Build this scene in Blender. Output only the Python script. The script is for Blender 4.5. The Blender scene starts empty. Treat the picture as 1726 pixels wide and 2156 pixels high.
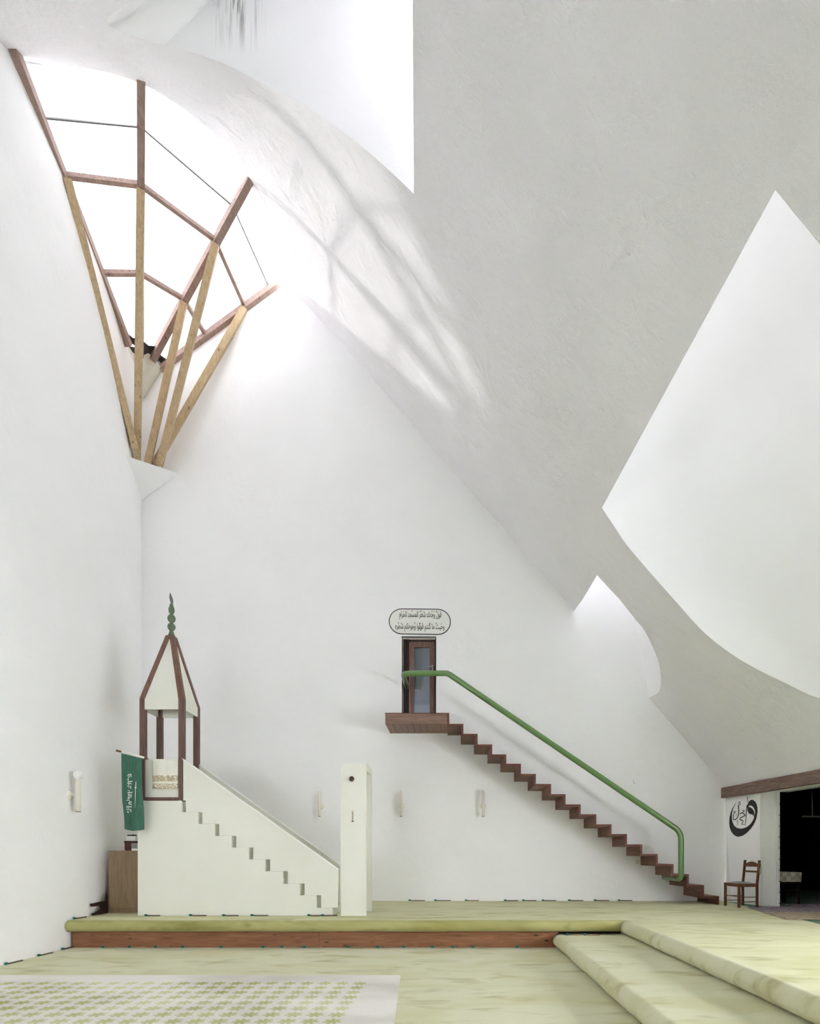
import bpy, bmesh, math, random, unicodedata
from mathutils import Vector, Matrix, geometry
random.seed(7)
SC = bpy.context.scene
COL = SC.collection
# ------------------------------------------------------------------ camera, sky, sun, exposure
FPX, VX, VY, CZ = 1150.0, 955.0, 1796.0, 1.47      # focal length in px, principal point, eye height
cam = bpy.data.cameras.new('camera'); camo = bpy.data.objects.new('camera', cam); COL.objects.link(camo)
camo.location = (0, 0, CZ); camo.rotation_euler = (math.pi / 2, 0, 0)
cam.sensor_fit = 'HORIZONTAL'; cam.sensor_width = 36.0; cam.lens = FPX / 1726.0 * 36.0
cam.shift_x = (863 - VX) / 1726.0; cam.shift_y = (VY - 1078) / 1726.0
cam.clip_start = 0.05; cam.clip_end = 200
SC.camera = camo
W = bpy.data.worlds.new('sky'); SC.world = W; W.use_nodes = True
bg = W.node_tree.nodes['Background']
bg.inputs[0].default_value = (0.98, 0.977, 1.025, 1); bg.inputs[1].default_value = 10.3
sun = bpy.data.lights.new('sun', 'SUN'); sun.energy = 7.5; sun.angle = math.radians(2.6); sun.color = (1, 0.97, 0.92)
suno = bpy.data.objects.new('sun', sun); COL.objects.link(suno); suno.location = (-20, 14, 30)
SUN_DIR = Vector((1.0, -0.22, -0.36))
suno.rotation_euler = SUN_DIR.to_track_quat('-Z', 'Y').to_euler()
VS = SC.view_settings
VS.view_transform = 'Standard'; VS.look = 'None'; VS.exposure = 1.6; VS.gamma = 1.0; VS.use_curve_mapping = False
CY = SC.cycles
CY.max_bounces = 20; CY.diffuse_bounces = 12; CY.glossy_bounces = 4; CY.transmission_bounces = 6; CY.transparent_max_bounces = 12
CY.use_denoising = True; CY.sample_clamp_indirect = 0; CY.caustics_reflective = False; CY.caustics_refractive = False

# ------------------------------------------------------------------ pixel rays
def ray(px, py): return Vector(((px - VX) / FPX, 1.0, (VY - py) / FPX))
def P(px, py, y):                       # the point of a pixel's ray at depth y
    d = ray(px, py); return Vector((d.x * y, y, CZ + d.z * y))
def PF(px, py, z=0.43):                 # on a horizontal floor
    d = ray(px, py); t = (z - CZ) / d.z; return Vector((d.x * t, t, z))
def march(px, py, f, lo=1.0, hi=14.0):  # first sign change of f along the ray
    d = ray(px, py); n = 400; p0 = None
    for i in range(n + 1):
        t = lo + (hi - lo) * i / n
        v = f(d.x * t, t, CZ + d.z * t)
        if p0 is not None and (v > 0) != (p0 > 0):
            a, b = lo + (hi - lo) * (i - 1) / n, t
            for _ in range(40):
                m = (a + b) / 2
                if (f(d.x * m, m, CZ + d.z * m) > 0) == (p0 > 0): a = m
                else: b = m
            return Vector((d.x * a, a, CZ + d.z * a))
        p0 = v
    return None
def PPL(px, py, a, b):                  # on the vertical plane through plan points a, b
    d = ray(px, py); n = Vector((b[1] - a[1], -(b[0] - a[0])))
    t = (n.x * a[0] + n.y * a[1]) / (n.x * d.x + n.y)
    return Vector((d.x * t, t, CZ + d.z * t))

# ------------------------------------------------------------------ the room's surfaces
YB = 11.856                              # back wall
PZ = 0.43                                # platform height
def clamp(v, a=0.0, b=1.0): return max(a, min(b, v))
def leftx(y, z):
    t = clamp((y - 6) / 5.856)
    return -5.9 - 0.87 * t ** 3 - 0.6 * clamp((z - 1.0) / 11.0, 0, 1.3) * (1 - t) * clamp((z - 1) / 8)
def sstep(a, b, v):
    t = clamp((v - a) / (b - a)); return t * t * (3 - 2 * t)
def roofz(x, y):                         # underside of the sloping shell
    xs = x - 0.14 * (11.75 - y) * sstep(3.6, 5.9, x)
    L = CZ + 8.26 - 1.1527 * xs - 0.35 * max(0, xs - 5.3) ** 2
    C = CZ + 11.55 + 0.62 * (y - 7.9)
    k = 0.75
    m = min(L, C)
    return m - k * math.log(math.exp(-(L - m) / k) + math.exp(-(C - m) / k))
def RS(px, py): return march(px, py, lambda x, y, z: roofz(x, y) - z, 1.5, 13.5)
def LW(px, py): return march(px, py, lambda x, y, z: x - leftx(y, z), 5.0, 11.85)

# ------------------------------------------------------------------ materials
MAT = {}
def new_mat(name):
    m = bpy.data.materials.new(name); m.use_nodes = True; MAT[name] = m
    nt = m.node_tree; b = nt.nodes['Principled BSDF']; return m, nt, b
def N(nt, t, **kw):
    n = nt.nodes.new(t)
    for k, v in kw.items(): setattr(n, k, v)
    return n
def srgb(r, g, b):
    f = lambda c: (c / 255 / 12.92) if c / 255 <= 0.04045 else ((c / 255 + 0.055) / 1.055) ** 2.4
    return (f(r), f(g), f(b), 1)
def flat(name, col, rough=0.6, metal=0.0, spec=0.4, coat=0.0):
    m, nt, b = new_mat(name); b.inputs['Base Color'].default_value = col; b.inputs['Roughness'].default_value = rough
    b.inputs['Metallic'].default_value = metal; b.inputs['Specular IOR Level'].default_value = spec
    b.inputs['Coat Weight'].default_value = coat; return m
def coords(nt, scale=(1, 1, 1), rot=(0, 0, 0), out='Object'):
    tc = N(nt, 'ShaderNodeTexCoord'); mp = N(nt, 'ShaderNodeMapping')
    mp.inputs['Scale'].default_value = scale; mp.inputs['Rotation'].default_value = rot
    nt.links.new(tc.outputs[out], mp.inputs['Vector']); return mp.outputs['Vector']
def noise(nt, vec, scale, detail=4, rough=0.55, dist=0.0):
    n = N(nt, 'ShaderNodeTexNoise'); n.inputs['Scale'].default_value = scale; n.inputs['Detail'].default_value = detail
    n.inputs['Roughness'].default_value = rough; n.inputs['Distortion'].default_value = dist
    nt.links.new(vec, n.inputs['Vector']); return n.outputs['Fac']
def ramp(nt, fac, stops):
    r = N(nt, 'ShaderNodeValToRGB'); e = r.color_ramp.elements
    while len(e) < len(stops): e.new(0.5)
    for el, (p, c) in zip(e, stops): el.position = p; el.color = c if len(c) == 4 else (*c, 1)
    nt.links.new(fac, r.inputs['Fac']); return r.outputs['Color']
def bump(nt, b, h, strength, dist, prev=None):
    n = N(nt, 'ShaderNodeBump'); n.inputs['Strength'].default_value = strength; n.inputs['Distance'].default_value = dist
    nt.links.new(h, n.inputs['Height'])
    if prev is not None: nt.links.new(prev, n.inputs['Normal'])
    nt.links.new(n.outputs['Normal'], b.inputs['Normal']); return n.outputs['Normal']
def math_node(nt, op, a, b=None, c=None):
    n = N(nt, 'ShaderNodeMath', operation=op)
    for i, v in enumerate((a, b, c)):
        if v is None: continue
        if isinstance(v, (int, float)): n.inputs[i].default_value = v
        else: nt.links.new(v, n.inputs[i])
    return n.outputs[0]
def mixc(nt, fac, a, b, mode='MIX'):
    n = N(nt, 'ShaderNodeMix', data_type='RGBA', blend_type=mode)
    if isinstance(fac, (int, float)): n.inputs[0].default_value = fac
    else: nt.links.new(fac, n.inputs[0])
    for i, v in ((6, a), (7, b)):
        if isinstance(v, tuple): n.inputs[i].default_value = v
        else: nt.links.new(v, n.inputs[i])
    return n.outputs[2]

def plaster(name, col, lo, bstr, sc=(1, 1, 1), rot=(0, 0, 0), fine=26, dist=0.02):
    m, nt, b = new_mat(name)
    v = coords(nt); vs = coords(nt, sc, rot)
    n1 = noise(nt, v, 0.45, 5, 0.6)
    c = ramp(nt, n1, [(0.3, lo), (0.6, col)])
    nt.links.new(c, b.inputs['Base Color']); b.inputs['Roughness'].default_value = 0.92
    b.inputs['Specular IOR Level'].default_value = 0.15
    h1 = noise(nt, vs, 1.6, 8, 0.6, 0.15); h2 = noise(nt, vs, fine, 4, 0.6)
    p = bump(nt, b, h1, bstr, dist * 4); bump(nt, b, h2, bstr * 0.5, dist * 0.2, p)
    return m
plaster('plaster_wall', srgb(242, 242, 243), srgb(238, 238, 238), 0.25)
plaster('plaster_shell', srgb(239, 238, 241), srgb(233, 232, 234), 0.5, (2.2, 2.2, 0.9), (0, 0.86, 0.25), 12, 0.03)
plaster('plaster_hood', srgb(243, 243, 244), srgb(240, 240, 240), 0.15)
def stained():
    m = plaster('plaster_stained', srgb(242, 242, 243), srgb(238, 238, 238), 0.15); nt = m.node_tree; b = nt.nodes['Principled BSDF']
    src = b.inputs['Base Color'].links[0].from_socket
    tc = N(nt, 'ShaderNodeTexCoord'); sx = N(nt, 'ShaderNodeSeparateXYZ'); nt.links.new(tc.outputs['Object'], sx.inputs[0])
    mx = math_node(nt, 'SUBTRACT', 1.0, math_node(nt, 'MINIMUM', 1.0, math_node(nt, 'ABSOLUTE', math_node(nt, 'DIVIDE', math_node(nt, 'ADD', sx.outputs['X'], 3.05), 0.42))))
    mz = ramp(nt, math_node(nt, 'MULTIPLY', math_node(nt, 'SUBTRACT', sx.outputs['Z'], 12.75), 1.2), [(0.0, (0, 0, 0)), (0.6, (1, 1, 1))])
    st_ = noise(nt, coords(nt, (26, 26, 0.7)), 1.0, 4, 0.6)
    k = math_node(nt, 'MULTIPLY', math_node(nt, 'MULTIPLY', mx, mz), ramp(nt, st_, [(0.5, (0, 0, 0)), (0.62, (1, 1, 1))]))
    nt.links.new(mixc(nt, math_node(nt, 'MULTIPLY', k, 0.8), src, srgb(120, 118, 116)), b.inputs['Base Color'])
plaster('plaster_apron', srgb(226, 224, 214), srgb(190, 186, 168), 0.3)
stained()
plaster('paint_white', srgb(232, 233, 228), srgb(226, 227, 220), 0.05)
plaster('pulpit_paint', srgb(229, 229, 220), srgb(222, 222, 210), 0.06)
flat('white_gloss', srgb(240, 240, 236), 0.35)
flat('cream_enamel', srgb(226, 222, 208), 0.35)
flat('poster_white', srgb(246, 246, 246), 0.6)
flat('ink_black', srgb(38, 37, 38), 0.6)
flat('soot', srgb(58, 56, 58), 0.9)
flat('black', srgb(14, 14, 14), 0.7)
flat('green_paint', srgb(98, 134, 78), 0.28, coat=0.4)
flat('finial_green', srgb(100, 116, 92), 0.4)
flat('steel', srgb(190, 190, 186), 0.3, 1.0)
flat('pewter', srgb(120, 122, 120), 0.45, 0.7)
flat('white_cloth', srgb(236, 235, 228), 0.9)
flat('flag_white', srgb(226, 230, 224), 0.85)
flat('grey_upholstery', srgb(140, 142, 142), 0.9)
flat('room_shade_paint', srgb(30, 26, 24), 0.95, spec=0.1)  # near-black walls put the side room's lack of light into the colour
flat('tassel_green', srgb(20, 104, 98), 0.8)
flat('bead_brown', srgb(96, 78, 58), 0.5)
flat('bead_pale', srgb(158, 134, 100), 0.5)
flat('clear_plastic', srgb(225, 228, 230), 0.2)
flat('paper', srgb(220, 216, 205), 0.8)
flat('maroon', srgb(70, 34, 32), 0.45)
flat('cap_brown', srgb(60, 34, 30), 0.4)
flat('thermo', srgb(214, 210, 190), 0.5)
flat('stair_well', srgb(196, 198, 200), 0.9)

def wood(name, c1, c2, knots=None, axis=0, scale=1.0, rough=0.55, bstr=0.1):
    m, nt, b = new_mat(name)
    s = [9 * scale] * 3; s[axis] = 0.8 * scale
    v = coords(nt, tuple(s))
    n1 = noise(nt, v, 2.2, 6, 0.6, 1.2); n2 = noise(nt, v, 14, 3, 0.6, 0.3)
    c = ramp(nt, n1, [(0.3, c1), (0.68, c2)])
    c = mixc(nt, math_node(nt, 'MULTIPLY', n2, 0.45), c, (0.55, 0.55, 0.55, 1), 'MULTIPLY')
    if knots:
        vk = coords(nt, tuple(2.2 if i == axis else 5 for i in range(3)))
        vo = N(nt, 'ShaderNodeTexVoronoi'); vo.inputs['Scale'].default_value = 1.3; nt.links.new(vk, vo.inputs['Vector'])
        k = ramp(nt, vo.outputs['Distance'], [(0.05, (1, 1, 1)), (0.14, (0, 0, 0))])
        c = mixc(nt, k, c, knots)
    nt.links.new(c, b.inputs['Base Color']); b.inputs['Roughness'].default_value = rough
    b.inputs['Specular IOR Level'].default_value = 0.3
    bump(nt, b, n2, bstr, 0.004); return m
wood('pine_x', srgb(122, 78, 54), srgb(160, 112, 82), srgb(70, 42, 30), 0)
wood('stair_wood', srgb(98, 70, 60), srgb(134, 102, 90), srgb(62, 42, 36), 1)
wood('stair_edge', srgb(90, 54, 44), srgb(122, 78, 64), None, 0)
wood('landing_wood', srgb(116, 90, 78), srgb(150, 122, 108), srgb(80, 58, 50), 0)
wood('post_wood', srgb(92, 70, 64), srgb(124, 98, 90), None, 2)
wood('rib_wood', srgb(100, 72, 60), srgb(140, 106, 90), None, 2)
wood('rafter_wood', srgb(140, 116, 106), srgb(174, 150, 138), srgb(108, 84, 72), 1, 1.0)
wood('strut_wood', srgb(176, 152, 116), srgb(208, 184, 148), srgb(124, 94, 68), 2, 1.0)
wood('beam_wood', srgb(104, 82, 74), srgb(142, 118, 106), None, 1)
wood('laminate', srgb(138, 116, 90), srgb(164, 142, 114), None, 2, 1.6, 0.5, 0.03)
wood('chair_wood', srgb(84, 54, 38), srgb(122, 82, 56), None, 2)
wood('door_wood', srgb(104, 80, 70), srgb(136, 110, 98), None, 2)
wood('dark_wood', srgb(40, 26, 22), srgb(58, 38, 32), None, 1)

def carpet(name, c1, c2, c3):
    m, nt, b = new_mat(name)
    v = coords(nt); vx = coords(nt, (0.55, 1.5, 1.5))
    n1 = noise(nt, vx, 1.1, 4, 0.55, 0.8); n2 = noise(nt, vx, 2.6, 3, 0.5, 0.5); n3 = noise(nt, v, 130, 3, 0.7)
    c = ramp(nt, n1, [(0.34, c2), (0.56, c1)])
    k = ramp(nt, n2, [(0.55, (0, 0, 0)), (0.70, (1, 1, 1))])
    c = mixc(nt, math_node(nt, 'MULTIPLY', k, 0.75), c, c3)
    c = mixc(nt, 0.25, c, ramp(nt, n3, [(0.3, (0.55, 0.55, 0.55)), (0.7, (1.2, 1.2, 1.2))]), 'MULTIPLY')
    nt.links.new(c, b.inputs['Base Color']); b.inputs['Roughness'].default_value = 1.0
    b.inputs['Specular IOR Level'].default_value = 0.05
    b.inputs['Sheen Weight'].default_value = 0.12; b.inputs['Sheen Roughness'].default_value = 0.5
    p = bump(nt, b, n3, 0.5, 0.006); bump(nt, b, n2, 0.2, 0.02, p)
    return m
carpet('carpet_green', srgb(210, 209, 168), srgb(197, 196, 148), srgb(168, 165, 110))
carpet('carpet_floor', srgb(214, 213, 182), srgb(205, 203, 162), srgb(178, 174, 124))
carpet('carpet_nose_shade', srgb(176, 173, 118), srgb(156, 152, 94), srgb(134, 130, 74))  # darker olive than the other carpets paints shade into the rolled edge
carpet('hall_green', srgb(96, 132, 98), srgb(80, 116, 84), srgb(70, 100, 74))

def rug_flowers():
    m, nt, b = new_mat('flower_rug')
    tc = N(nt, 'ShaderNodeTexCoord'); sx = N(nt, 'ShaderNodeSeparateXYZ'); nt.links.new(tc.outputs['Object'], sx.inputs[0])
    S = 0.1965
    def cell(o, off):
        u = math_node(nt, 'DIVIDE', math_node(nt, 'ADD', o, off), S)
        f = math_node(nt, 'FLOOR', u); r = math_node(nt, 'MULTIPLY', math_node(nt, 'SUBTRACT', math_node(nt, 'SUBTRACT', u, f), 0.5), S)
        return f, r
    fx, rx = cell(sx.outputs['X'], 1.05 + S / 2 + 40 * S); fy, ry = cell(sx.outputs['Y'], -6.10 + S / 2 + 80 * S)
    r = math_node(nt, 'SQRT', math_node(nt, 'ADD', math_node(nt, 'MULTIPLY', rx, rx), math_node(nt, 'MULTIPLY', ry, ry)))
    th = math_node(nt, 'ARCTAN2', ry, rx)
    ca = math_node(nt, 'ABSOLUTE', math_node(nt, 'COSINE', math_node(nt, 'ADD', math_node(nt, 'MULTIPLY', th, 3.5), 0.6)))
    lim = math_node(nt, 'ADD', 0.026, math_node(nt, 'MULTIPLY', math_node(nt, 'POWER', ca, 0.8), 0.056))
    inside = math_node(nt, 'LESS_THAN', r, lim)
    # keep the plain border free
    inside = math_node(nt, 'MULTIPLY', inside, math_node(nt, 'LESS_THAN', sx.outputs['X'], -0.93))
    inside = math_node(nt, 'MULTIPLY', inside, math_node(nt, 'LESS_THAN', sx.outputs['Y'], 6.22))
    v = coords(nt, (0.6, 1, 1), (0, 0, 0.5)); n1 = noise(nt, v, 1.3, 3, 0.5); n2 = noise(nt, coords(nt), 90, 3, 0.7)
    fc = ramp(nt, n1, [(0.38, srgb(214, 215, 172)), (0.64, srgb(168, 170, 108))])
    gc = ramp(nt, n1, [(0.4, srgb(234, 231, 225)), (0.68, srgb(208, 203, 194))])
    c = mixc(nt, inside, gc, fc)
    c = mixc(nt, 0.2, c, ramp(nt, n2, [(0.3, (0.6, 0.6, 0.6)), (0.7, (1.15, 1.15, 1.15))]), 'MULTIPLY')
    nt.links.new(c, b.inputs['Base Color']); b.inputs['Roughness'].default_value = 1.0; b.inputs['Specular IOR Level'].default_value = 0.05
    bump(nt, b, n2, 0.4, 0.004)
rug_flowers()
def woven(name, c1, c2, c3, s):
    m, nt, b = new_mat(name)
    v = coords(nt, (s, s, s)); ck = N(nt, 'ShaderNodeTexChecker'); ck.inputs['Scale'].default_value = 3.0; nt.links.new(v, ck.inputs['Vector'])
    ck.inputs['Color1'].default_value = c1; ck.inputs['Color2'].default_value = c2
    n1 = noise(nt, coords(nt, (2, 9, 1)), 2.4, 4)
    c = mixc(nt, ramp(nt, n1, [(0.5, (0, 0, 0)), (0.62, (0.8, 0.8, 0.8))]), ck.outputs['Color'], c3)
    nt.links.new(c, b.inputs['Base Color']); b.inputs['Roughness'].default_value = 1.0
woven('rug_plum', srgb(134, 118, 128), srgb(168, 156, 160), srgb(98, 84, 100), 5)
woven('rug_sand', srgb(158, 144, 118), srgb(186, 172, 146), srgb(140, 118, 96), 6)
woven('table_cloth', srgb(196, 186, 164), srgb(226, 220, 206), srgb(160, 148, 126), 4)

def glass(name, tint, trans, frost):
    m = bpy.data.materials.new(name); m.use_nodes = True; MAT[name] = m; nt = m.node_tree
    nt.nodes.remove(nt.nodes['Principled BSDF']); o = nt.nodes['Material Output']
    t = N(nt, 'ShaderNodeBsdfTransparent'); t.inputs[0].default_value = (*tint, 1)
    tl = N(nt, 'ShaderNodeBsdfTranslucent'); tl.inputs[0].default_value = (*frost, 1)
    gl = N(nt, 'ShaderNodeBsdfGlossy'); gl.inputs['Roughness'].default_value = 0.05
    m1 = N(nt, 'ShaderNodeMixShader'); m1.inputs[0].default_value = 1 - trans
    nt.links.new(t.outputs[0], m1.inputs[1]); nt.links.new(tl.outputs[0], m1.inputs[2])
    m2 = N(nt, 'ShaderNodeMixShader'); m2.inputs[0].default_value = 0.05
    nt.links.new(m1.outputs[0], m2.inputs[1]); nt.links.new(gl.outputs[0], m2.inputs[2])
    nt.links.new(m2.outputs[0], o.inputs['Surface']); return m
glass('skylight_glass', (0.1150, 0.1150, 0.1162), 0.72, (0.1012, 0.1024, 0.1058))
glass('hood1_glass', (0.0660, 0.0660, 0.0660), 0.72, (0.0594, 0.0594, 0.0594))
glass('hood2_glass', (0.1150, 0.1150, 0.1150), 0.72, (0.1035, 0.1035, 0.1035))
glass('hood3_glass', (0.1250, 0.1250, 0.1250), 0.72, (0.1125, 0.1125, 0.1125))
glass('rear_glass', (0.97, 0.98, 0.98), 0.97, (0.8, 0.8, 0.8))
glass('clear_glass', (0.97, 0.98, 0.98), 0.97, (0.8, 0.8, 0.8))
glass('well_dimming_glass', (0.1, 0.1, 0.1), 0.6, (0.08, 0.08, 0.08))
glass('door_glass', (0.62, 0.65, 0.68), 0.9, (0.5, 0.5, 0.5))

def shawl_mat():
    m, nt, b = new_mat('lace_shawl')
    tc = N(nt, 'ShaderNodeTexCoord'); sx = N(nt, 'ShaderNodeSeparateXYZ'); nt.links.new(tc.outputs['Object'], sx.inputs[0])
    z = sx.outputs['Z']
    def band(z0, z1): return math_node(nt, 'MULTIPLY', math_node(nt, 'GREATER_THAN', z, z0), math_node(nt, 'LESS_THAN', z, z1))
    bands = math_node(nt, 'ADD', band(2.655, 2.755), band(2.53, 2.62))
    vo = N(nt, 'ShaderNodeTexVoronoi', feature='DISTANCE_TO_EDGE'); vo.inputs['Scale'].default_value = 24; nt.links.new(tc.outputs['Object'], vo.inputs['Vector'])
    pat = math_node(nt, 'MULTIPLY', bands, math_node(nt, 'LESS_THAN', vo.outputs['Distance'], 0.17))
    c = mixc(nt, pat, srgb(230, 229, 216), srgb(188, 174, 146))
    nt.links.new(c, b.inputs['Base Color']); b.inputs['Roughness'].default_value = 0.95
shawl_mat()
def flag_mat():
    m, nt, b = new_mat('flag_green')
    n1 = noise(nt, coords(nt, (30, 30, 2)), 3, 3)
    nt.links.new(ramp(nt, n1, [(0.3, srgb(48, 90, 72)), (0.7, srgb(66, 112, 92))]), b.inputs['Base Color']); b.inputs['Roughness'].default_value = 0.85
flag_mat()

# ------------------------------------------------------------------ object helpers
def link(name, me, mat=None, parent=None, smooth=False):
    if isinstance(mat, str): mat = MAT[mat]
    if mat is not None: me.materials.clear(); me.materials.append(mat)
    if smooth: me.polygons.foreach_set('use_smooth', [True] * len(me.polygons))
    o = bpy.data.objects.new(name, me); COL.objects.link(o)
    if parent is not None: o.parent = parent; o.matrix_parent_inverse = parent.matrix_world.inverted()
    return o
def empty(name, loc=(0, 0, 0)):
    o = bpy.data.objects.new(name, None); COL.objects.link(o); o.location = loc; o.empty_display_size = 0.1
    o.matrix_world = Matrix.Translation(loc); return o
def tag(o, label=None, cat=None, group=None, kind=None):
    if label: o['label'] = label
    if cat: o['category'] = cat
    if group: o['group'] = group
    if kind: o['kind'] = kind
    return o
def pyd(name, verts, faces):
    me = bpy.data.meshes.new(name); me.from_pydata([tuple(v) for v in verts], [], faces); me.update()
    bm = bmesh.new(); bm.from_mesh(me); bmesh.ops.recalc_face_normals(bm, faces=bm.faces); bm.to_mesh(me); bm.free(); return me
def box(name, x0, x1, y0, y1, z0, z1, mat, parent=None, bev=0.0):
    bm = bmesh.new(); bmesh.ops.create_cube(bm, size=1.0)
    for v in bm.verts:
        v.co = Vector(((x0 + x1) / 2 + v.co.x * (x1 - x0), (y0 + y1) / 2 + v.co.y * (y1 - y0), (z0 + z1) / 2 + v.co.z * (z1 - z0)))
    if bev > 0: bmesh.ops.bevel(bm, geom=bm.edges[:], offset=bev, segments=1, affect='EDGES')
    me = bpy.data.meshes.new(name); bm.to_mesh(me); bm.free(); return link(name, me, mat, parent)
def bar_mesh(name, a, b, w, h, up=Vector((0, 0, 1))):      # square bar from a to b
    a, b = Vector(a), Vector(b); d = (b - a).normalized(); s = d.cross(up)
    s = s.normalized() if s.length > 1e-4 else Vector((1, 0, 0)); u = s.cross(d).normalized()
    vs = []
    for c in (a, b):
        for i, j in ((-1, -1), (1, -1), (1, 1), (-1, 1)): vs.append(c + s * (i * w / 2) + u * (j * h / 2))
    return pyd(name, vs, [(0, 1, 2, 3), (4, 5, 6, 7), (0, 1, 5, 4), (1, 2, 6, 5), (2, 3, 7, 6), (3, 0, 4, 7)])
def bar(name, a, b, w, h, mat, parent=None, up=Vector((0, 0, 1))): return link(name, bar_mesh(name, a, b, w, h, up), mat, parent)
def tube_mesh(name, pts, radii, n=14, caps=True):
    pts = [Vector(p) for p in pts]
    if isinstance(radii, (int, float)): radii = [radii] * len(pts)
    vs, fs = [], []; prev = None
    for i, p in enumerate(pts):
        d = (pts[min(i + 1, len(pts) - 1)] - pts[max(i - 1, 0)]).normalized()
        if prev is None:
            s = d.cross(Vector((0, 0, 1))); s = s.normalized() if s.length > 1e-3 else Vector((1, 0, 0))
        else:
            s = (prev - d * prev.dot(d)).normalized()
        prev = s; u = d.cross(s)
        for k in range(n):
            a = 2 * math.pi * k / n; vs.append(p + (s * math.cos(a) + u * math.sin(a)) * radii[i])
    for i in range(len(pts) - 1):
        for k in range(n): fs.append((i * n + k, i * n + (k + 1) % n, (i + 1) * n + (k + 1) % n, (i + 1) * n + k))
    if caps: fs.append(tuple(range(n))); fs.append(tuple((len(pts) - 1) * n + k for k in range(n)))
    return pyd(name, vs, fs)
def tube(name, pts, r, mat, parent=None, n=14): return link(name, tube_mesh(name, pts, r, n), mat, parent, True)
def fillet(pts, rad, seg=8):
    pts = [Vector(p) for p in pts]; out = [pts[0]]
    for i in range(1, len(pts) - 1):
        a, b, c = pts[i - 1], pts[i], pts[i + 1]
        r = rad if isinstance(rad, (int, float)) else rad[i - 1]
        u = (a - b); v = (c - b); l = min(r, u.length * 0.48, v.length * 0.48)
        p0, p1 = b + u.normalized() * l, b + v.normalized() * l
        for k in range(seg + 1):
            t = k / seg; out.append(p0 * (1 - t) ** 2 + b * 2 * t * (1 - t) + p1 * t * t)
    out.append(pts[-1]); return out
def lathe(name, prof, mat, parent=None, loc=(0, 0, 0), n=20):
    vs, fs = [], []
    for r, z in prof:
        for k in range(n):
            a = 2 * math.pi * k / n; vs.append((loc[0] + r * math.cos(a), loc[1] + r * math.sin(a), loc[2] + z))
    for i in range(len(prof) - 1):
        for k in range(n): fs.append((i * n + k, i * n + (k + 1) % n, (i + 1) * n + (k + 1) % n, (i + 1) * n + k))
    fs.append(tuple(range(n))); fs.append(tuple((len(prof) - 1) * n + k for k in range(n)))
    return link(name, pyd(name, vs, fs), mat, parent, True)
def prism_xz(name, pts, y0, y1, mat, parent=None, bev=0.0):    # outline in x,z pulled along y
    n = len(pts); me = pyd(name, [(p[0], y0, p[1]) for p in pts] + [(p[0], y1, p[1]) for p in pts],
                   [tuple(range(n)), tuple(range(n, 2 * n))] + [(i, (i + 1) % n, n + (i + 1) % n, n + i) for i in range(n)])
    return link(name, me, mat, parent)
def loft(rows, close=False):
    vs, fs = [], []; n = len(rows[0])
    for r in rows: vs += r
    for i in range(len(rows) - 1):
        for k in range(n - 1): fs.append((i * n + k, i * n + k + 1, (i + 1) * n + k + 1, (i + 1) * n + k))
    return vs, fs
def inpoly(x, y, poly):
    c = False; j = len(poly) - 1
    for i in range(len(poly)):
        xi, yi = poly[i]; xj, yj = poly[j]
        if (yi > y) != (yj > y) and x < (xj - xi) * (y - yi) / (yj - yi) + xi: c = not c
        j = i
    return c
def cdt(name, outer, holes, grid, fmap):
    verts, edges = [], []
    def add(poly):
        s = len(verts)
        for p in poly: verts.append(Vector((p[0], p[1])))
        for i in range(len(poly)): edges.append((s + i, s + (i + 1) % len(poly)))
    add(outer)
    for h in holes: add(h)
    if grid:
        xs = [p[0] for p in outer]; ys = [p[1] for p in outer]
        x = min(xs) + grid * 0.37
        while x < max(xs):
            y = min(ys) + grid * 0.41
            while y < max(ys):
                if inpoly(x, y, outer): verts.append(Vector((x, y)))
                y += grid
            x += grid
    v2, e2, f2, *_ = geometry.delaunay_2d_cdt(verts, edges, [], 0, 1e-5)
    fs = []
    for f in f2:
        cx = sum(v2[i].x for i in f) / len(f); cy = sum(v2[i].y for i in f) / len(f)
        if inpoly(cx, cy, outer) and not any(inpoly(cx, cy, h) for h in holes): fs.append(tuple(f))
    used = sorted({i for f in fs for i in f}); mp = {i: k for k, i in enumerate(used)}
    me = bpy.data.meshes.new(name)
    me.from_pydata([tuple(fmap(v2[i].x, v2[i].y)) for i in used], [], [tuple(mp[i] for i in f) for f in fs]); me.update(); return me
def catmull(pts, seg=6):
    out = []; n = len(pts)
    for i in range(n - 1):
        p0, p1, p2, p3 = (Vector(pts[max(i - 1, 0)]), Vector(pts[i]), Vector(pts[i + 1]), Vector(pts[min(i + 2, n - 1)]))
        for k in range(seg):
            t = k / seg
            out.append(0.5 * ((2 * p1) + (p2 - p0) * t + (2 * p0 - 5 * p1 + 4 * p2 - p3) * t * t + (3 * p1 - p0 - 3 * p2 + p3) * t ** 3))
    out.append(Vector(pts[-1])); return out

# ================================================================== SHELL AND WALLS
# main skylight edges
R1T, R1B = LW(34, 133), LW(263, 722)
R4T, R4B = P(604, 583, YB), P(341, 774, YB)
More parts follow.
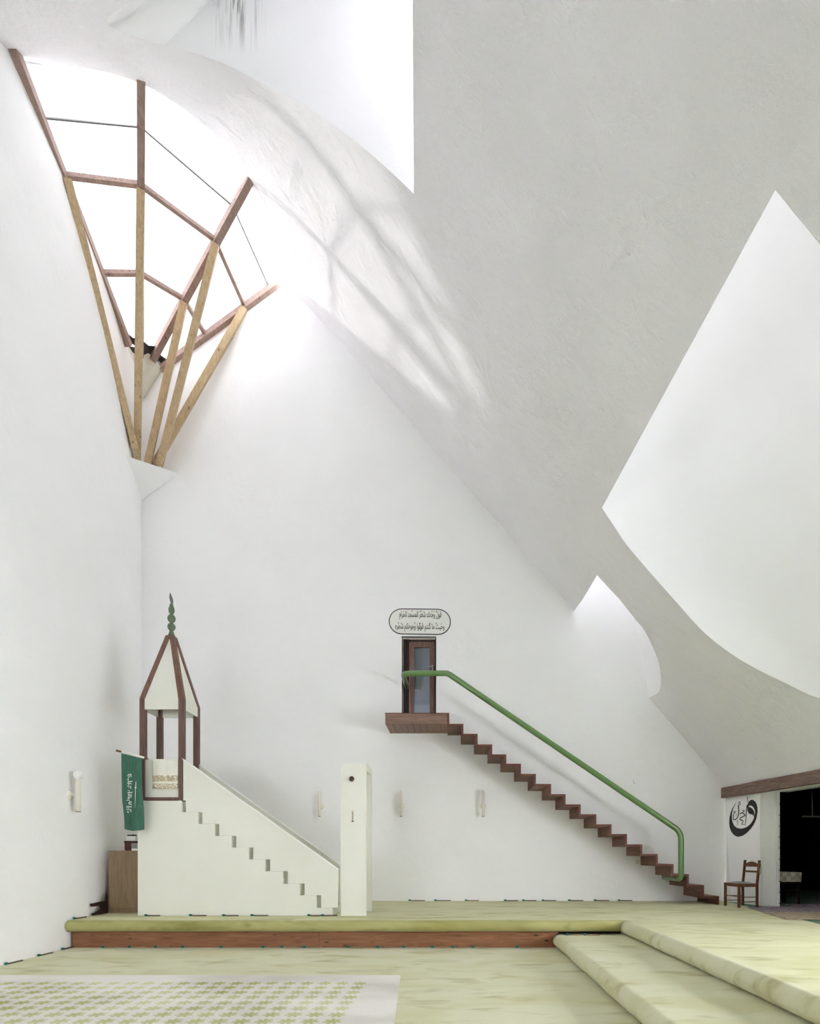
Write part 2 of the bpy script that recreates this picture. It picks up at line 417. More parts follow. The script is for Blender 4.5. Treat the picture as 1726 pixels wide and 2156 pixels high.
# openings cut in the shell (pixel outlines brought onto the shell)
ARCH_PX = [(20, 133), (52.7, 135), (162, 141), (227, 153), (300, 177.6), (348.7, 204), (405.5, 244.5), (446, 281), (486.6, 327.6), (523, 380), (555.5, 449), (584, 518), (603, 578)]
arch = [RS(*p) for p in ARCH_PX]
arch = catmull(arch, 4)
def snap(l):
    for v in l: v.z = roofz(v.x, v.y)
    return l
H0 = [(v.x, v.y) for v in arch] + [(arch[-1].x + 0.02, 13.2), (-9, 13.2), (-9, arch[0].y)]
LIP1_PX = [(871, 408), (803, 344), (720, 276), (615, 208.6), (547, 172), (469, 133), (391, 107), (344, 96.5)]
lip1 = snap(catmull([RS(*p) for p in LIP1_PX], 4))
lip1b = [RS(*p) for p in [(313, 88.6), (229, 54.7), (224, 42), (240, 26), (287, 0), (400, -60)]]
edge1 = [RS(868, 0), RS(867, -60)]
H1 = [(v.x, v.y) for v in lip1 + lip1b] + [(v.x, v.y) for v in reversed(edge1)]
LIP2_PX = [(1267, 1069), (1288.6, 1101.7), (1317.6, 1145), (1354, 1188.7), (1397, 1237.7), (1437, 1283), (1484.5, 1333.8), (1535, 1373.7), (1582, 1402.7), (1644, 1433.6), (1726, 1470)]
lip2xy = [(v.x, v.y) for v in [RS(*p) for p in LIP2_PX]]
e2 = RS(1632, 400); e2b = RS(1726, 515)
xl_, yl_ = lip2xy[-1]
lip2xy = lip2xy + [(xl_ + 0.16, yl_ - 0.55), (xl_ + 0.2, yl_ - 1.2), (xl_ + 0.1, yl_ - 2.0), (5.0, 4.9), (4.3, 4.5), (3.6, 4.4), (e2b.x, e2b.y), (e2.x, e2.y)]
lip2 = [Vector((v.x, v.y, roofz(v.x, v.y))) for v in catmull([Vector((a, b, 0)) for a, b in lip2xy], 4)]
H2 = [(v.x, v.y) for v in lip2]
LIP3_PX = [(1256.7, 1211.2), (1281, 1237.7), (1303, 1261), (1332, 1297.5), (1357.5, 1330), (1375.7, 1366.4), (1386.5, 1395.5), (1391, 1428), (1390.5, 1446), (1385, 1459)]
lip3 = snap(catmull([RS(*p) for p in LIP3_PX], 4))
D3 = Vector((4.24, YB, 0)); A3 = Vector((2.61, YB, 0)); D3.z = roofz(D3.x, YB); A3.z = roofz(A3.x, YB)
lip3.append(Vector((D3.x, YB - 0.005, D3.z)))
H3 = [(v.x, v.y) for v in lip3] + [(D3.x, 13), (A3.x, 13), (A3.x, YB), (RS(1227, 1261).x, RS(1227, 1261).y)]
def beamx(y): return 5.83 + 0.14 * (11.75 - y)
outer = [(-8.2, -3.2), (beamx(-3.2) + 0.06, -3.2)] + [(beamx(y) + 0.06, y) for y in (-1, 2, 5, 8, 11)] + [(beamx(12) + 0.06, 12.0), (-8.2, 12.0)]
ceil = link('ceiling', cdt('ceiling', outer, [H0, H1, H2, H3], 0.22, lambda x, y: (x, y, roofz(x, y))), 'plaster_shell', None, True)
tag(ceil, 'sloping white plaster roof shell with cut-out skylight openings', None, None, 'structure')

# back wall
def backtop(x):
    if x < R4T.x:
        return R4B.z + (x - R4B.x) * (R4T.z - R4B.z) / (R4T.x - R4B.x) - 0.02
    return roofz(x, YB) + 0.03
D_L, D_R = P(848, 1342, YB).x, P(916, 1342, YB).x
D_T, D_B = P(848, 1342, YB).z, P(848, 1523, YB).z
top = []
x = -6.77
while x < 5.95:
    t = backtop(x)
    top.append((x, t)); x += 0.18
top = [p for p in top if not (A3.x - 0.15 < p[0] < D3.x + 0.05)]
i_ins = next(i for i, p in enumerate(top) if p[0] > A3.x)
top[i_ins:i_ins] = [(A3.x - 0.12, roofz(A3.x - 0.12, YB) + 0.03), (A3.x - 0.1, CZ + 8.3), (3.3, CZ + 8.3), (D3.x + 0.02, CZ + 6.5), (D3.x + 0.04, roofz(D3.x + 0.04, YB) + 0.03)]
oz = [(-6.77, -0.1)] + top + [(5.95, backtop(5.95)), (5.95, -0.1)]
wb = link('wall_back', cdt('wall_back', oz, [[(D_L, D_B), (D_R, D_B), (D_R, D_T), (D_L, D_T)]], 0.6, lambda x, z: (x, YB, z)), 'plaster_wall')
tag(wb, 'tall white plaster back wall behind the pulpit and stairs', kind='structure')

# left wall (curves softly into the back wall)
rows = []
def lefttop(y):
    if y > R1B.y: return R1B.z - 0.02 + (backtop(-6.77) - R1B.z + 0.02) * (y - R1B.y) / (YB - R1B.y)
    if y > R1T.y:
        return R1T.z + (y - R1T.y) * (R1B.z - R1T.z) / (R1B.y - R1T.y) - 0.02
    return roofz(leftx(y, 12), y) + 0.12
ys = [-3.2 + 0.3 * i for i in range(36)] + [7.4 + 0.2 * i for i in range(22)] + [11.75, YB]
ys = sorted(set(round(v, 3) for v in ys + [R1T.y, R1T.y - 0.02] if v <= YB))
for y in ys:
    zt = lefttop(y); rows.append([Vector((leftx(y, -0.1 + (zt + 0.1) * k / 40), y, -0.1 + (zt + 0.1) * k / 40)) for k in range(41)])
vs, fs = loft(rows); me = bpy.data.meshes.new('wall_left'); me.from_pydata([tuple(v) for v in vs], [], fs); me.update()
tag(link('wall_left', me, 'plaster_wall', None, True), 'white plaster left wall leaning gently outwards', kind='structure')

# rear wall behind the viewer, its dark cladding added to absorb bounced light
RZ = lambda x: min(roofz(x, -3.2), roofz(-6, -3.2)) + 0.1
xr = [-6.6 + 0.5 * i for i in range(31)]
RW = [[(-5.5, 1.1), (-3.5, 1.1), (-3.5, 2.7), (-5.5, 2.7)]]
ro = [(-6.6, -0.1)] + [(x, RZ(x)) for x in xr] + [(8.4, -0.1)]
tag(link('wall_rear', cdt('wall_rear', ro, RW, 0, lambda x, z: (x, -3.2, z)), 'dark_wood'), 'rear wall closing the prayer hall, clad dark to absorb bounced light', kind='structure')
q0, q1, q2, q3 = RW[0]; w6 = empty('fill_window_6', (q0[0], -3.2, q0[1])); tag(w6, 'unseen glazed screen added in the rear wall for fill light', kind='structure')  # added window behind the viewer, brings in fill light
for k in range(3):
    xa, xb = q0[0] + (q1[0] - q0[0]) * k / 3, q0[0] + (q1[0] - q0[0]) * (k + 1) / 3
    box('glass_pane', xa, xb, -3.25, -3.244, q0[1], q2[1], 'rear_glass', w6)  # pane of the added rear fill window
for k in range(4):
    xa = q0[0] + (q1[0] - q0[0]) * k / 3; box('mullion', xa - 0.03, xa + 0.03, -3.29, -3.2, q0[1], q2[1], 'door_wood', w6)  # mullion of the added rear fill window

# floor
tag(box('floor', -7.2, 7.9, 2.4, 12.0, -0.06, 0.0, 'carpet_floor'), 'pale green fitted carpet on the lower floor', kind='structure')

tag(box('floor', -7.2, 7.9, -3.2, 2.4, -0.06, 0.0, 'dark_wood'), 'dark timber floor added out of view to absorb bounced light', kind='structure')  # unseen dark floor, added to cut light bounced up to the shell
# right side: short white wall, pier, opening into the dark side room
WA, WB_ = (5.885, 11.80), (6.06, 10.77)
wr = empty('wall_right', (6.06, 10.77, PZ)); tag(wr, 'short white wall and pier under the dark beam', kind='structure')
def vwall(name, a, b, z0, z1, mat, parent, th=0.06, side=1):
    d = Vector((b[0] - a[0], b[1] - a[1], 0)).normalized(); nrm = Vector((d.y, -d.x, 0)) * side * th
    vs = []
    for p in (Vector((a[0], a[1], 0)), Vector((b[0], b[1], 0))):
        for o in (Vector(), nrm):
            for z in (z0, z1): vs.append(p + o + Vector((0, 0, z)))
    return link(name, pyd(name, vs, [(0, 1, 5, 4), (2, 3, 7, 6), (0, 1, 3, 2), (4, 5, 7, 6), (0, 2, 6, 4), (1, 3, 7, 5)]), mat, parent)
vwall('wall_panel', WA, WB_, 0.35, 2.75, 'paint_white', wr, 0.08, -1)
PE = (6.325, 10.615)
vwall('pier_face', WB_, PE, 0.35, 2.75, 'paint_white', wr, 0.08, -1)
vwall('pier_reveal', (PE[0] - 0.002, PE[1] + 0.01), (PE[0] - 0.08, PE[1] + 0.34), 0.35, 2.75, 'paint_white', wr, 0.06, -1)
OP2 = (6.325 + 0.14 * 3.4, 10.615 - 3.4)
vwall('lintel', PE, OP2, 2.655, 3.2, 'paint_white', wr, 0.2, -1)
def rx_(y): return OP2[0] + (beamx(-3.2) + 0.35 - OP2[0]) * (OP2[1] - y) / (OP2[1] + 3.2)
WY0, WY1, WZ0, WZ1 = -2.0, 5.8, 1.3, 2.9
vwall('front_panel', OP2, (rx_(WY1), WY1), -0.1, 3.2, 'plaster_wall', wr, 0.2, -1)
vwall('front_panel', (rx_(WY0), WY0), (rx_(-3.2), -3.2), -0.1, 3.2, 'plaster_wall', wr, 0.2, -1)
vwall('front_panel', (rx_(WY1), WY1), (rx_(WY0), WY0), -0.1, WZ0, 'plaster_wall', wr, 0.2, -1)
vwall('front_panel', (rx_(WY1), WY1), (rx_(WY0), WY0), WZ1, 3.2, 'plaster_wall', wr, 0.2, -1)
w5 = empty('fill_window_5', (rx_(1.4), 1.4, WZ0)); tag(w5, 'unseen long low window added in the right wall for fill light', kind='structure')  # added window outside the view, carries most of the fill light
for k in range(6):
    ya, yb2 = WY1 + (WY0 - WY1) * k / 6, WY1 + (WY0 - WY1) * (k + 1) / 6
    vwall('glass_pane', (rx_(ya) + 0.08, ya), (rx_(yb2) + 0.08, yb2), WZ0, WZ1, 'clear_glass', w5, 0.006, -1)  # pane of the added right fill window
for k in range(7):
    ya = WY1 + (WY0 - WY1) * k / 6; box('mullion', rx_(ya) + 0.04, rx_(ya) + 0.12, ya - 0.03, ya + 0.03, WZ0, WZ1, 'door_wood', w5)  # mullion of the added right fill window
# dark side room
sr = empty('wall_side_room', (9, 10, PZ)); tag(sr, 'side room behind the opening with shade put into its dark walls', kind='structure')
box('back_panel', 6.2, 14, 15.4, 15.5, 0.2, 3.4, 'room_shade_paint', sr)
box('end_panel', 14, 14.1, 7, 15.5, 0.2, 3.4, 'room_shade_paint', sr)
box('near_panel', 6.75, 14, 7.0, 7.1, 0.2, 3.4, 'room_shade_paint', sr)
box('inner_panel', 6.2, 6.26, 10.9, 15.4, 0.2, 3.4, 'room_shade_paint', sr)
box('room_ceiling', 6.2, 14.1, 7, 15.5, 2.95, 3.0, 'room_shade_paint', sr)
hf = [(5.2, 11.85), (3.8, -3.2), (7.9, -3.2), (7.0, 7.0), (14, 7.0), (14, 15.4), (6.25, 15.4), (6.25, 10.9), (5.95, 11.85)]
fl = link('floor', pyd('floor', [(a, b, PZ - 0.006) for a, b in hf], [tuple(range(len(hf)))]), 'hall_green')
tag(fl, 'dark green carpet of the side room', kind='structure')
# beam
bm_a = (beamx(11.83), 11.83); bm_b = (beamx(2.0), 2.0)
bo = vwall('trim_1', (bm_a[0] - 0.03, bm_a[1]), (bm_b[0] - 0.03, bm_b[1]), CZ + 1.19, CZ + 1.41, 'beam_wood', None, 0.12, -1)
tag(bo, 'dark stained timber beam over the side opening', kind='structure')
so1 = [(beamx(y) - 0.02, y, CZ + 1.40) for y in (12.1, 7.3, -3.3)] + [(beamx(-3.3) + 0.9, -3.3, CZ + 1.46), (beamx(7.3) + 0.6, 7.3, CZ + 1.46), (7.2, 12.1, CZ + 1.46)]
link('beam_soffit', pyd('beam_soffit', so1, [(0, 1, 4, 5), (1, 2, 3, 4)]), 'paint_white', wr)
pegs = 10
tr = empty('trim_2', (PE[0], PE[1], PZ)); tag(tr, 'thin white strip with black pegs along the dark opening', kind='structure')
box('strip', PE[0] - 0.035, PE[0] + 0.002, PE[1] - 0.02, PE[1] + 0.02, PZ, 2.66, 'white_gloss', tr)
for k in range(pegs):
    z = 2.42 - k * 0.214
    box('peg', PE[0] - 0.02, PE[0] + 0.012, PE[1] - 0.035, PE[1] - 0.02, z - 0.006, z + 0.006, 'black', tr)

# ================================================================== MAIN SKYLIGHT
w1 = empty('window_1', R1B); tag(w1, 'fan-shaped glazed skylight with timber ribs in the wall corner', kind='structure')
R2T, R2B = RS(297, 178), P(296, 742, 11.15)
R3T, R3B = RS(523, 380), P(322, 752, 11.45)
inset = Vector((0.0, -0.05, -0.03))
ribs = [(R1T + Vector((0.06, 0, 0)), R1B + Vector((0.06, 0, 0))), (R2T, R2B), (R3T, R3B), (R4T + inset, R4B + inset)]
def proj(p): return (VX + p.x / p.y * FPX, VY - (p.z - CZ) / p.y * FPX)
def on_rib(i, py):
    a, b = ribs[i]; lo, hi = -0.3, 1.2
    for _ in range(50):
        m = (lo + hi) / 2
        if proj(a.lerp(b, m))[1] < py: lo = m
        else: hi = m
    return a.lerp(b, (lo + hi) / 2)
for i, (a, b) in enumerate(ribs):
    ext = (a - b).normalized() * (0.35 if i in (1, 2) else 0.25)
    up = Vector((0, 0, 1)) if i not in (0, 3) else Vector((0, 0, 1))
    bar('rafter', a + ext + Vector((0, 0, -0.02)), b - ext * 0.1 + Vector((0, 0, -0.02)), 0.115, 0.13, 'rafter_wood', w1)
NOD = {1: [255, 274, 440, 608], 2: [372, 392, 508, 645], 3: [577, 578, 632, 705]}
nodes = {k: [on_rib(i, v) for i, v in enumerate(vv)] for k, vv in NOD.items()}
for k in (2, 3):
    for i in range(3): bar('purlin', nodes[k][i] + Vector((0, 0, 0.02)), nodes[k][i + 1] + Vector((0, 0, 0.02)), 0.07, 0.07, 'rafter_wood', w1)
for i in range(3):
    bar('glazing_joint', nodes[1][i] + Vector((0, 0, 0.05)), nodes[1][i + 1] + Vector((0, 0, 0.05)), 0.022, 0.02, 'pewter', w1)
up5 = Vector((0, 0, 0.055))
for i in range(3):
    (a0, b0), (a1, b1) = ribs[i], ribs[i + 1]
    e0 = a0 + (a0 - b0).normalized() * 0.9; e1 = a1 + (a1 - b1).normalized() * 0.9
    l0 = [e0, nodes[1][i], nodes[2][i], nodes[3][i], b0]; l1 = [e1, nodes[1][i + 1], nodes[2][i + 1], nodes[3][i + 1], b1]
    if i == 0: l0 = [v + Vector((-0.22, 0, 0)) for v in l0]
    if i == 2: l1 = [v + Vector((0, 0.2, 0)) for v in l1]
    for k in range(4):
        link('glass_pane', pyd('glass_pane', [l0[k] + up5, l1[k] + up5, l1[k + 1] + up5, l0[k + 1] + up5], [(0, 1, 2, 3)]), 'skylight_glass', w1)
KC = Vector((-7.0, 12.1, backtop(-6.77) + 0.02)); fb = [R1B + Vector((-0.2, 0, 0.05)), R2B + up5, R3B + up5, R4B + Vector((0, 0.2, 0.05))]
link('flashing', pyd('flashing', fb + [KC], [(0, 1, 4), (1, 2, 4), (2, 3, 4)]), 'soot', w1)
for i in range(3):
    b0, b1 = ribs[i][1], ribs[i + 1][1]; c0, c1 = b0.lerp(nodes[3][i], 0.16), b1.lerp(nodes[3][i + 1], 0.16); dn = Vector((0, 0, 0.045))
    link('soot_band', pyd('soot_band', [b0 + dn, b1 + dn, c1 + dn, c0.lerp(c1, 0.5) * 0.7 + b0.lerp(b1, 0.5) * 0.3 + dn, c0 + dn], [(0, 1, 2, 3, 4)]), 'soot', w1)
# struts from the corner bracket
ST = [((277, 944), 10.98, nodes[2][0]), ((289, 966), 11.18, nodes[2][1]), ((311, 975), 11.45, nodes[3][2]), ((336, 978), 11.5, nodes[2][2]), ((326, 978), 11.62, nodes[2][3])]
for (bp, y, topn) in ST:
    a = P(bp[0], bp[1], y); sh_ = Vector((0.075, -0.02, 0)) if bp[0] == 277 else Vector(); a = a + sh_; topn = topn + sh_ * 0.9; d = (topn - a).normalized()
    bar('strut', a - d * 0.02, topn - Vector((0, 0, 0.06)), 0.125, 0.13, 'strut_wood', w1, Vector((0.45, -0.9, 0)))
BL, BR_, BC = LW(262, 957), P(377, 997, YB), P(296, 1056, YB - 0.02)
BK = Vector((leftx(YB, 9), YB, BL.z + 0.3))
link('corner_bracket', pyd('corner_bracket', [BL + Vector((-0.05, 0, 0)), BR_, BC, BK], [(0, 1, 2), (0, 1, 3), (0, 2, 3), (1, 2, 3)]), 'plaster_hood', w1)
ap = [LW(252, 729), P(272, 729, 11.0), P(296, 733, 11.2), P(318, 748, 11.4), P(332, 762, 11.6), P(342, 780, YB)]
ap = catmull(ap, 4); AC = P(298, 842, YB - 0.05); AC.x = max(AC.x, leftx(YB - 0.05, AC.z) + 0.02)
rows = [ap, [v.lerp(AC, 0.5) + Vector((-0.03, 0.03, -0.02)) for v in ap], [v.lerp(AC, 0.98) for v in ap]]
vs, fs = loft(rows); me = pyd('apron', vs, fs); link('apron', me, 'plaster_apron', w1, True)

# ================================================================== SKYLIGHT HOODS
def hood(name, lip, arch_pts, ctrl, label):
    w = empty(name, lip[0]); tag(w, label, kind='structure')
    rows = []
    M = 14
    for p, q, c in zip(lip, arch_pts, ctrl):
        rows.append([p * (1 - t) ** 2 + c * 2 * t * (1 - t) + q * t * t for t in [k / M for k in range(M + 1)]])
    vs, fs = loft(rows); me = pyd(name, vs, fs); link('hood', me, 'plaster_hood', w, True); return w
# hood 2, the big scoop on the right slope
nl = len(lip2); a2, ctl = [], []
for i, p in enumerate(lip2):
    u = i / (nl - 1); base = lip2[0].lerp(lip2[-1], u)
    q = base + Vector((0, 0, 2.7 * max(0, math.sin(math.pi * u)) ** 0.6)); a2.append(q)
    ctl.append(Vector((p.x * 0.86 + q.x * 0.14, p.y * 0.86 + q.y * 0.14, q.z * 0.9 + p.z * 0.1 + 0.25)))
w2 = hood('window_2', lip2, a2, ctl, 'large triangular skylight scoop in the right slope of the shell')
link('glass_pane', pyd('glass_pane', a2, [tuple(range(nl))]), 'hood2_glass', w2)
# hood 3, the small lens at the back wall
nl = len(lip3); a3, ctl = [], []
for i, p in enumerate(lip3):
    u = i / (nl - 1); q = Vector((lip3[0].x + 0.02 * u, lip3[0].y + (YB - lip3[0].y) * min(1, u), lip3[0].z + (CZ + 8.1 - lip3[0].z) * u ** 0.6)); a3.append(q)
    ctl.append(Vector((p.x * 0.8 + q.x * 0.2, p.y * 0.8 + q.y * 0.2, p.z * 0.15 + q.z * 0.85 + 0.1)))
ctl[-1] = Vector((3.55, YB - 0.005, CZ + 7.6))
w3 = hood('window_3', lip3 + [lip3[-1] + Vector((0, 0.1, 0))], a3 + [a3[-1] + Vector((0, 0.1, 0))], ctl + [ctl[-1] + Vector((0, 0.1, 0))], 'small lens-shaped skylight scoop beside the back wall')
link('glass_pane', pyd('glass_pane', a3 + [Vector((A3.x, YB, A3.z))], [tuple(range(nl + 1))]), 'hood3_glass', w3)
# hood 1, at the top of the picture
w4 = empty('window_4', lip1[-1]); tag(w4, 'upper skylight shaft with a curved lip above the fan glazing', kind='structure')
ctop = P(640, -98, 7.9); ctop.z += 0.6
nl = len(lip1); t1 = []
for i, p in enumerate(lip1):
    u = i / (nl - 1); e = Vector((-0.47, 7.35, CZ + 12.9))
    t1.append(e.lerp(ctop, u))
rows = [[p.lerp(q, k / 8) for k in range(9)] for p, q in zip(lip1, t1)]
vs, fs = loft(rows); link('shaft_wall', pyd('shaft_wall', vs, fs), 'plaster_stained', w4, True)
lb = [lip1[-1]] + lip1b; tb = [ctop, P(600, -110, 7.7), P(560, -130, 7.5), P(545, -150, 7.3), P(545, -170, 7.2), P(560, -200, 7.0), P(620, -260, 6.4)]
rows = [[p.lerp(q, k / 6) for k in range(7)] for p, q in zip(lb, tb)]
vs, fs = loft(rows); link('shaft_cheek', pyd('shaft_cheek', vs, fs), 'plaster_hood', w4, True)
ztop = CZ + 13.0
et = [Vector((e.x - 0.01, e.y, ztop - 0.2 * i)) for i, e in enumerate([lip1[0]] + edge1)]       # glazed right side on the straight edge
eb_ = [lip1[0]] + edge1
vs, fs = loft([eb_, et]); link('glass_pane', pyd('glass_pane', vs, fs), 'hood1_glass', w4)
vs, fs = loft([[edge1[1], lip1b[-1]], [et[-1], tb[-1]]]); link('shaft_end', pyd('shaft_end', vs, fs), 'plaster_hood', w4)
ringt = t1 + tb[1:] + [et[2], et[1], et[0]]
cen = sum(ringt, Vector()) / len(ringt) + Vector((0, 0, 0.3)); nr = len(ringt)
link('shaft_roof', pyd('shaft_roof', ringt + [cen], [(i, (i + 1) % nr, nr) for i in range(nr)]), 'plaster_hood', w4)

# ================================================================== PLATFORM AND STEPS
def nose_profile(r, z_top, n=12):        # (outward, z) half roll
    return [(math.sin(math.pi * k / n) * r, z_top - r + math.cos(math.pi * k / n) * r) for k in range(n + 1)]
plat = empty('carpeted_platform', (0, 8.45, 0)); tag(plat, 'raised prayer platform in pale green carpet with a rolled front edge', 'platform')
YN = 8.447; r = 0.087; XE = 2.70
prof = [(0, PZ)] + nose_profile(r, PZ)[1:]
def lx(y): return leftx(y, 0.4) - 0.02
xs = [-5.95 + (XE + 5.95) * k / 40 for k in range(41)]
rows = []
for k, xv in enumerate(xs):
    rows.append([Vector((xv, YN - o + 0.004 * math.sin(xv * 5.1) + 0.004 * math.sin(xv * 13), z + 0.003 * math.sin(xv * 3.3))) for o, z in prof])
vs, fs = loft(rows); link('carpet_nosing', pyd('carpet_nosing', vs, fs), 'carpet_nose_shade', plat, True)
edge_r = [(5.77, 10.87), (5.35, 7.97), (5.0, 5.5), (4.6, 2.7), (3.9, -3.2)]
pol = [(-5.95, YN), (XE, YN), (XE, -3.15), (3.9, -3.15), (4.6, 2.7), (5.0, 5.5), (5.35, 7.97), (5.77, 10.87), (5.87, YB - 0.004), (-6.74, YB - 0.004)]
pol += [(leftx(y, 0.4) + 0.002, y) for y in (11.5, 11, 10.5, 10, 9.5, 9, 8.7)]
n = len(pol)
link('carpet_top', pyd('carpet_top', [(a, b, PZ) for a, b in pol] + [(a, b, PZ - 0.02) for a, b in pol], [tuple(range(n)), tuple(range(n, 2 * n))] + [(i, (i + 1) % n, n + (i + 1) % n, n + i) for i in range(n)]), 'carpet_green', plat)
box('underlay_core', -5.9, 2.6, YN + 0.06, 11.8, 0.02, PZ - 0.03, 'dark_wood', plat)
xj = P(672, 1980, 8.49).x
box('riser_board', -5.93, xj - 0.002, 8.49, 8.53, 0.0, 0.27, 'pine_x', plat, 0.003)
box('riser_board', xj + 0.002, 1.62, 8.49, 8.53, 0.0, 0.27, 'pine_x', plat, 0.003)
def long_step(name, x_nose, x_back, z0, z1, label, y_far):
    st = empty(name, (x_nose, 3, z0)); tag(st, label, 'step')
    rr = (z1 - z0) / 2 - 0.004; rows = []
    pr = [(-(x_back - x_nose - rr), z1), (0, z1)] + nose_profile(rr, z1)[1:]
    for k in range(60):
        y = -3.15 + (y_far + 3.15) * k / 59
        w = 0.006 * math.sin(y * 4.3) + 0.004 * math.sin(y * 11)
        rows.append([Vector((x_nose + rr - o + (w if o > 0 else 0), y, z)) for o, z in pr])
    m_ = len(pr)
    vs, fs = loft(rows); fs.append(tuple(range(59 * m_, 60 * m_)))
    link('carpet', pyd('carpet', vs, fs), 'carpet_floor', st, True); return st
long_step('carpeted_step', 1.545, 2.75, 0.0, 0.215, 'lower of the two long carpeted steps with a rolled edge', 8.52)
long_step('carpeted_step', 2.56, 2.705, 0.215, PZ + 0.003, 'upper of the two long carpeted steps level with the platform', 8.40)

# flower rug on the lower floor
rp = [PF(843, 2055.4, 0.0), PF(829.6, 2156, 0.0)]
dirv = (rp[1] - rp[0]).normalized()
a = rp[0]; b = rp[0] + dirv * 4.2; c = b + Vector((-5.05, 0, 0)); d = Vector((-5.7, a.y, 0))
rv = [a, b, c, d]; rv = [Vector((v.x, v.y, 0.002)) for v in rv] + [Vector((v.x, v.y, 0.014)) for v in rv]
rug = link('flower_rug', pyd('flower_rug', rv, [(0, 1, 2, 3), (4, 5, 6, 7), (0, 1, 5, 4), (1, 2, 6, 5), (2, 3, 7, 6), (3, 0, 4, 7)]), 'flower_rug')
tag(rug, 'off-white rug printed with rows of pale green star flowers', 'rug')

# rugs in front of the dark opening
def floor_rug(name, pts, mat, label, z=PZ + 0.004, h=0.012):
    q = [PF(*p, PZ) for p in pts]; n = len(q)
    vs = [Vector((v.x, v.y, z)) for v in q] + [Vector((v.x, v.y, z + h)) for v in q]
    o = link(name, pyd(name, vs, [tuple(range(n)), tuple(range(n, 2 * n))] + [(i, (i + 1) % n, n + (i + 1) % n, n + i) for i in range(n)]), mat)
    return tag(o, label, 'rug')
floor_rug('woven_rug', [(1571, 1911), (1608, 1922), (1790, 1922), (1790, 1909), (1601, 1909)], 'rug_plum', 'plum grey woven rug beside the white pier', PZ + 0.001, 0.005)
floor_rug('woven_rug', [(1606, 1922.5), (1655, 1936.5), (1850, 1936.5), (1810, 1922.5)], 'rug_sand', 'sand coloured woven rug in front of the plum grey one', PZ + 0.004, 0.014)
floor_rug('woven_rug', [(1645, 1904.5), (1680, 1908.5), (1800, 1908.5), (1800, 1904.5)], 'rug_plum', 'pale fringed rug inside the dark side room')

# ================================================================== PULPIT (MINBAR)
YM, YM2 = 9.03, 9.65
def M2(px, py, y=YM): v = P(px, py, y); return (v.x, v.z)
mb = empty('pulpit', (M2(500, 1927)[0], YM, PZ)); tag(mb, 'white stepped mosque pulpit with canopy and entrance portal', 'pulpit')
zf = PZ
sl = [382.6, 417.1, 452.1, 487.5, 523.7, 558.4, 595.2, 631.1, 666.5, 700.4]
sr_ = [391.3, 426, 461.4, 497, 533, 568.6, 605.6, 641, 675.8]
yk = [1685.4, 1709.8, 1734.7, 1759.9, 1784.5, 1809.7, 1834.6, 1860.4, 1885.3, 1911.4]
bp = [M2(290, 1928), M2(290, yk[0])]
for k in range(10):
    bp.append(M2(sl[k], yk[k])); bp.append(M2(sl[k], yk[k + 1] if k < 9 else 1928))
bp = [(x, max(z, zf + 0.0005)) for x, z in bp]
prism_xz('stepped_base', bp, YM, YM2, 'pulpit_paint', mb)
pp = [M2(384, 1598), M2(384, 1685.1), M2(391.3, 1685.1)]
for k in range(9):
    pp.append(M2(sr_[k], yk[k + 1] - 0.3)); pp.append(M2(sr_[k + 1] if k < 8 else 711, yk[k + 1] - 0.3))
pp.append(M2(712.6, 1832))
prism_xz('balustrade', pp, YM, YM + 0.06, 'pulpit_paint', mb)
prism_xz('balustrade', pp, YM2 - 0.06, YM2, 'pulpit_paint', mb)
# thin white strips paint in the lit top edges of the balustrades
for yy in (YM, YM2 - 0.06):
    (xa, za), (xb, zb) = M2(383, 1597.7), M2(712.5, 1831.7)
    link('lit_edge_strip', bar_mesh('lit_edge_strip', (xa, yy + 0.03, za + 0.006), (xb, yy + 0.03, zb + 0.006), 0.075, 0.014), 'white_gloss', mb)
# portal
xl, xr_ = M2(717, 1700)[0], M2(771, 1700)[0]; zt = M2(717, 1607)[1]
gate = empty('portal', (xl, YM, PZ)); gate.parent = mb; gate.matrix_parent_inverse = mb.matrix_world.inverted()
box('portal_side', xl, xr_, YM, YM + 0.04, PZ + 0.001, zt - 0.115, 'pulpit_paint', mb)
box('portal_side', xl, xr_, YM2 - 0.04, YM2, PZ + 0.012, zt - 0.115, 'pulpit_paint', mb)
box('portal_lintel', xl, xr_, YM, YM2, zt - 0.115, zt, 'pulpit_paint', mb)
bpy.data.objects.remove(gate)
kx, kz = M2(742, 1641)
t_ = tube('door_knob', [(kx, YM, kz), (kx, YM - 0.08, kz)], 0.042, 'thermo', mb)
link('knob_end', tube_mesh('knob_end', [(kx, YM - 0.08, kz), (kx, YM - 0.088, kz)], [0.043, 0.04]), 'cap_brown', t_)
tx, tz = M2(742.5, 1718)
tb_ = box('thermometer', tx - 0.022, tx + 0.022, YM - 0.012, YM - 0.0005, tz - 0.1, tz + 0.1, 'thermo')
tag(tb_, 'small yellowed thermometer fixed to the white portal', 'thermometer')
box('mercury_tube', tx - 0.004, tx + 0.004, YM - 0.016, YM - 0.012, tz - 0.085, tz + 0.07, 'maroon', tb_)
box('scale_end', tx - 0.018, tx + 0.018, YM - 0.015, YM - 0.012, tz - 0.098, tz - 0.085, 'black', tb_)
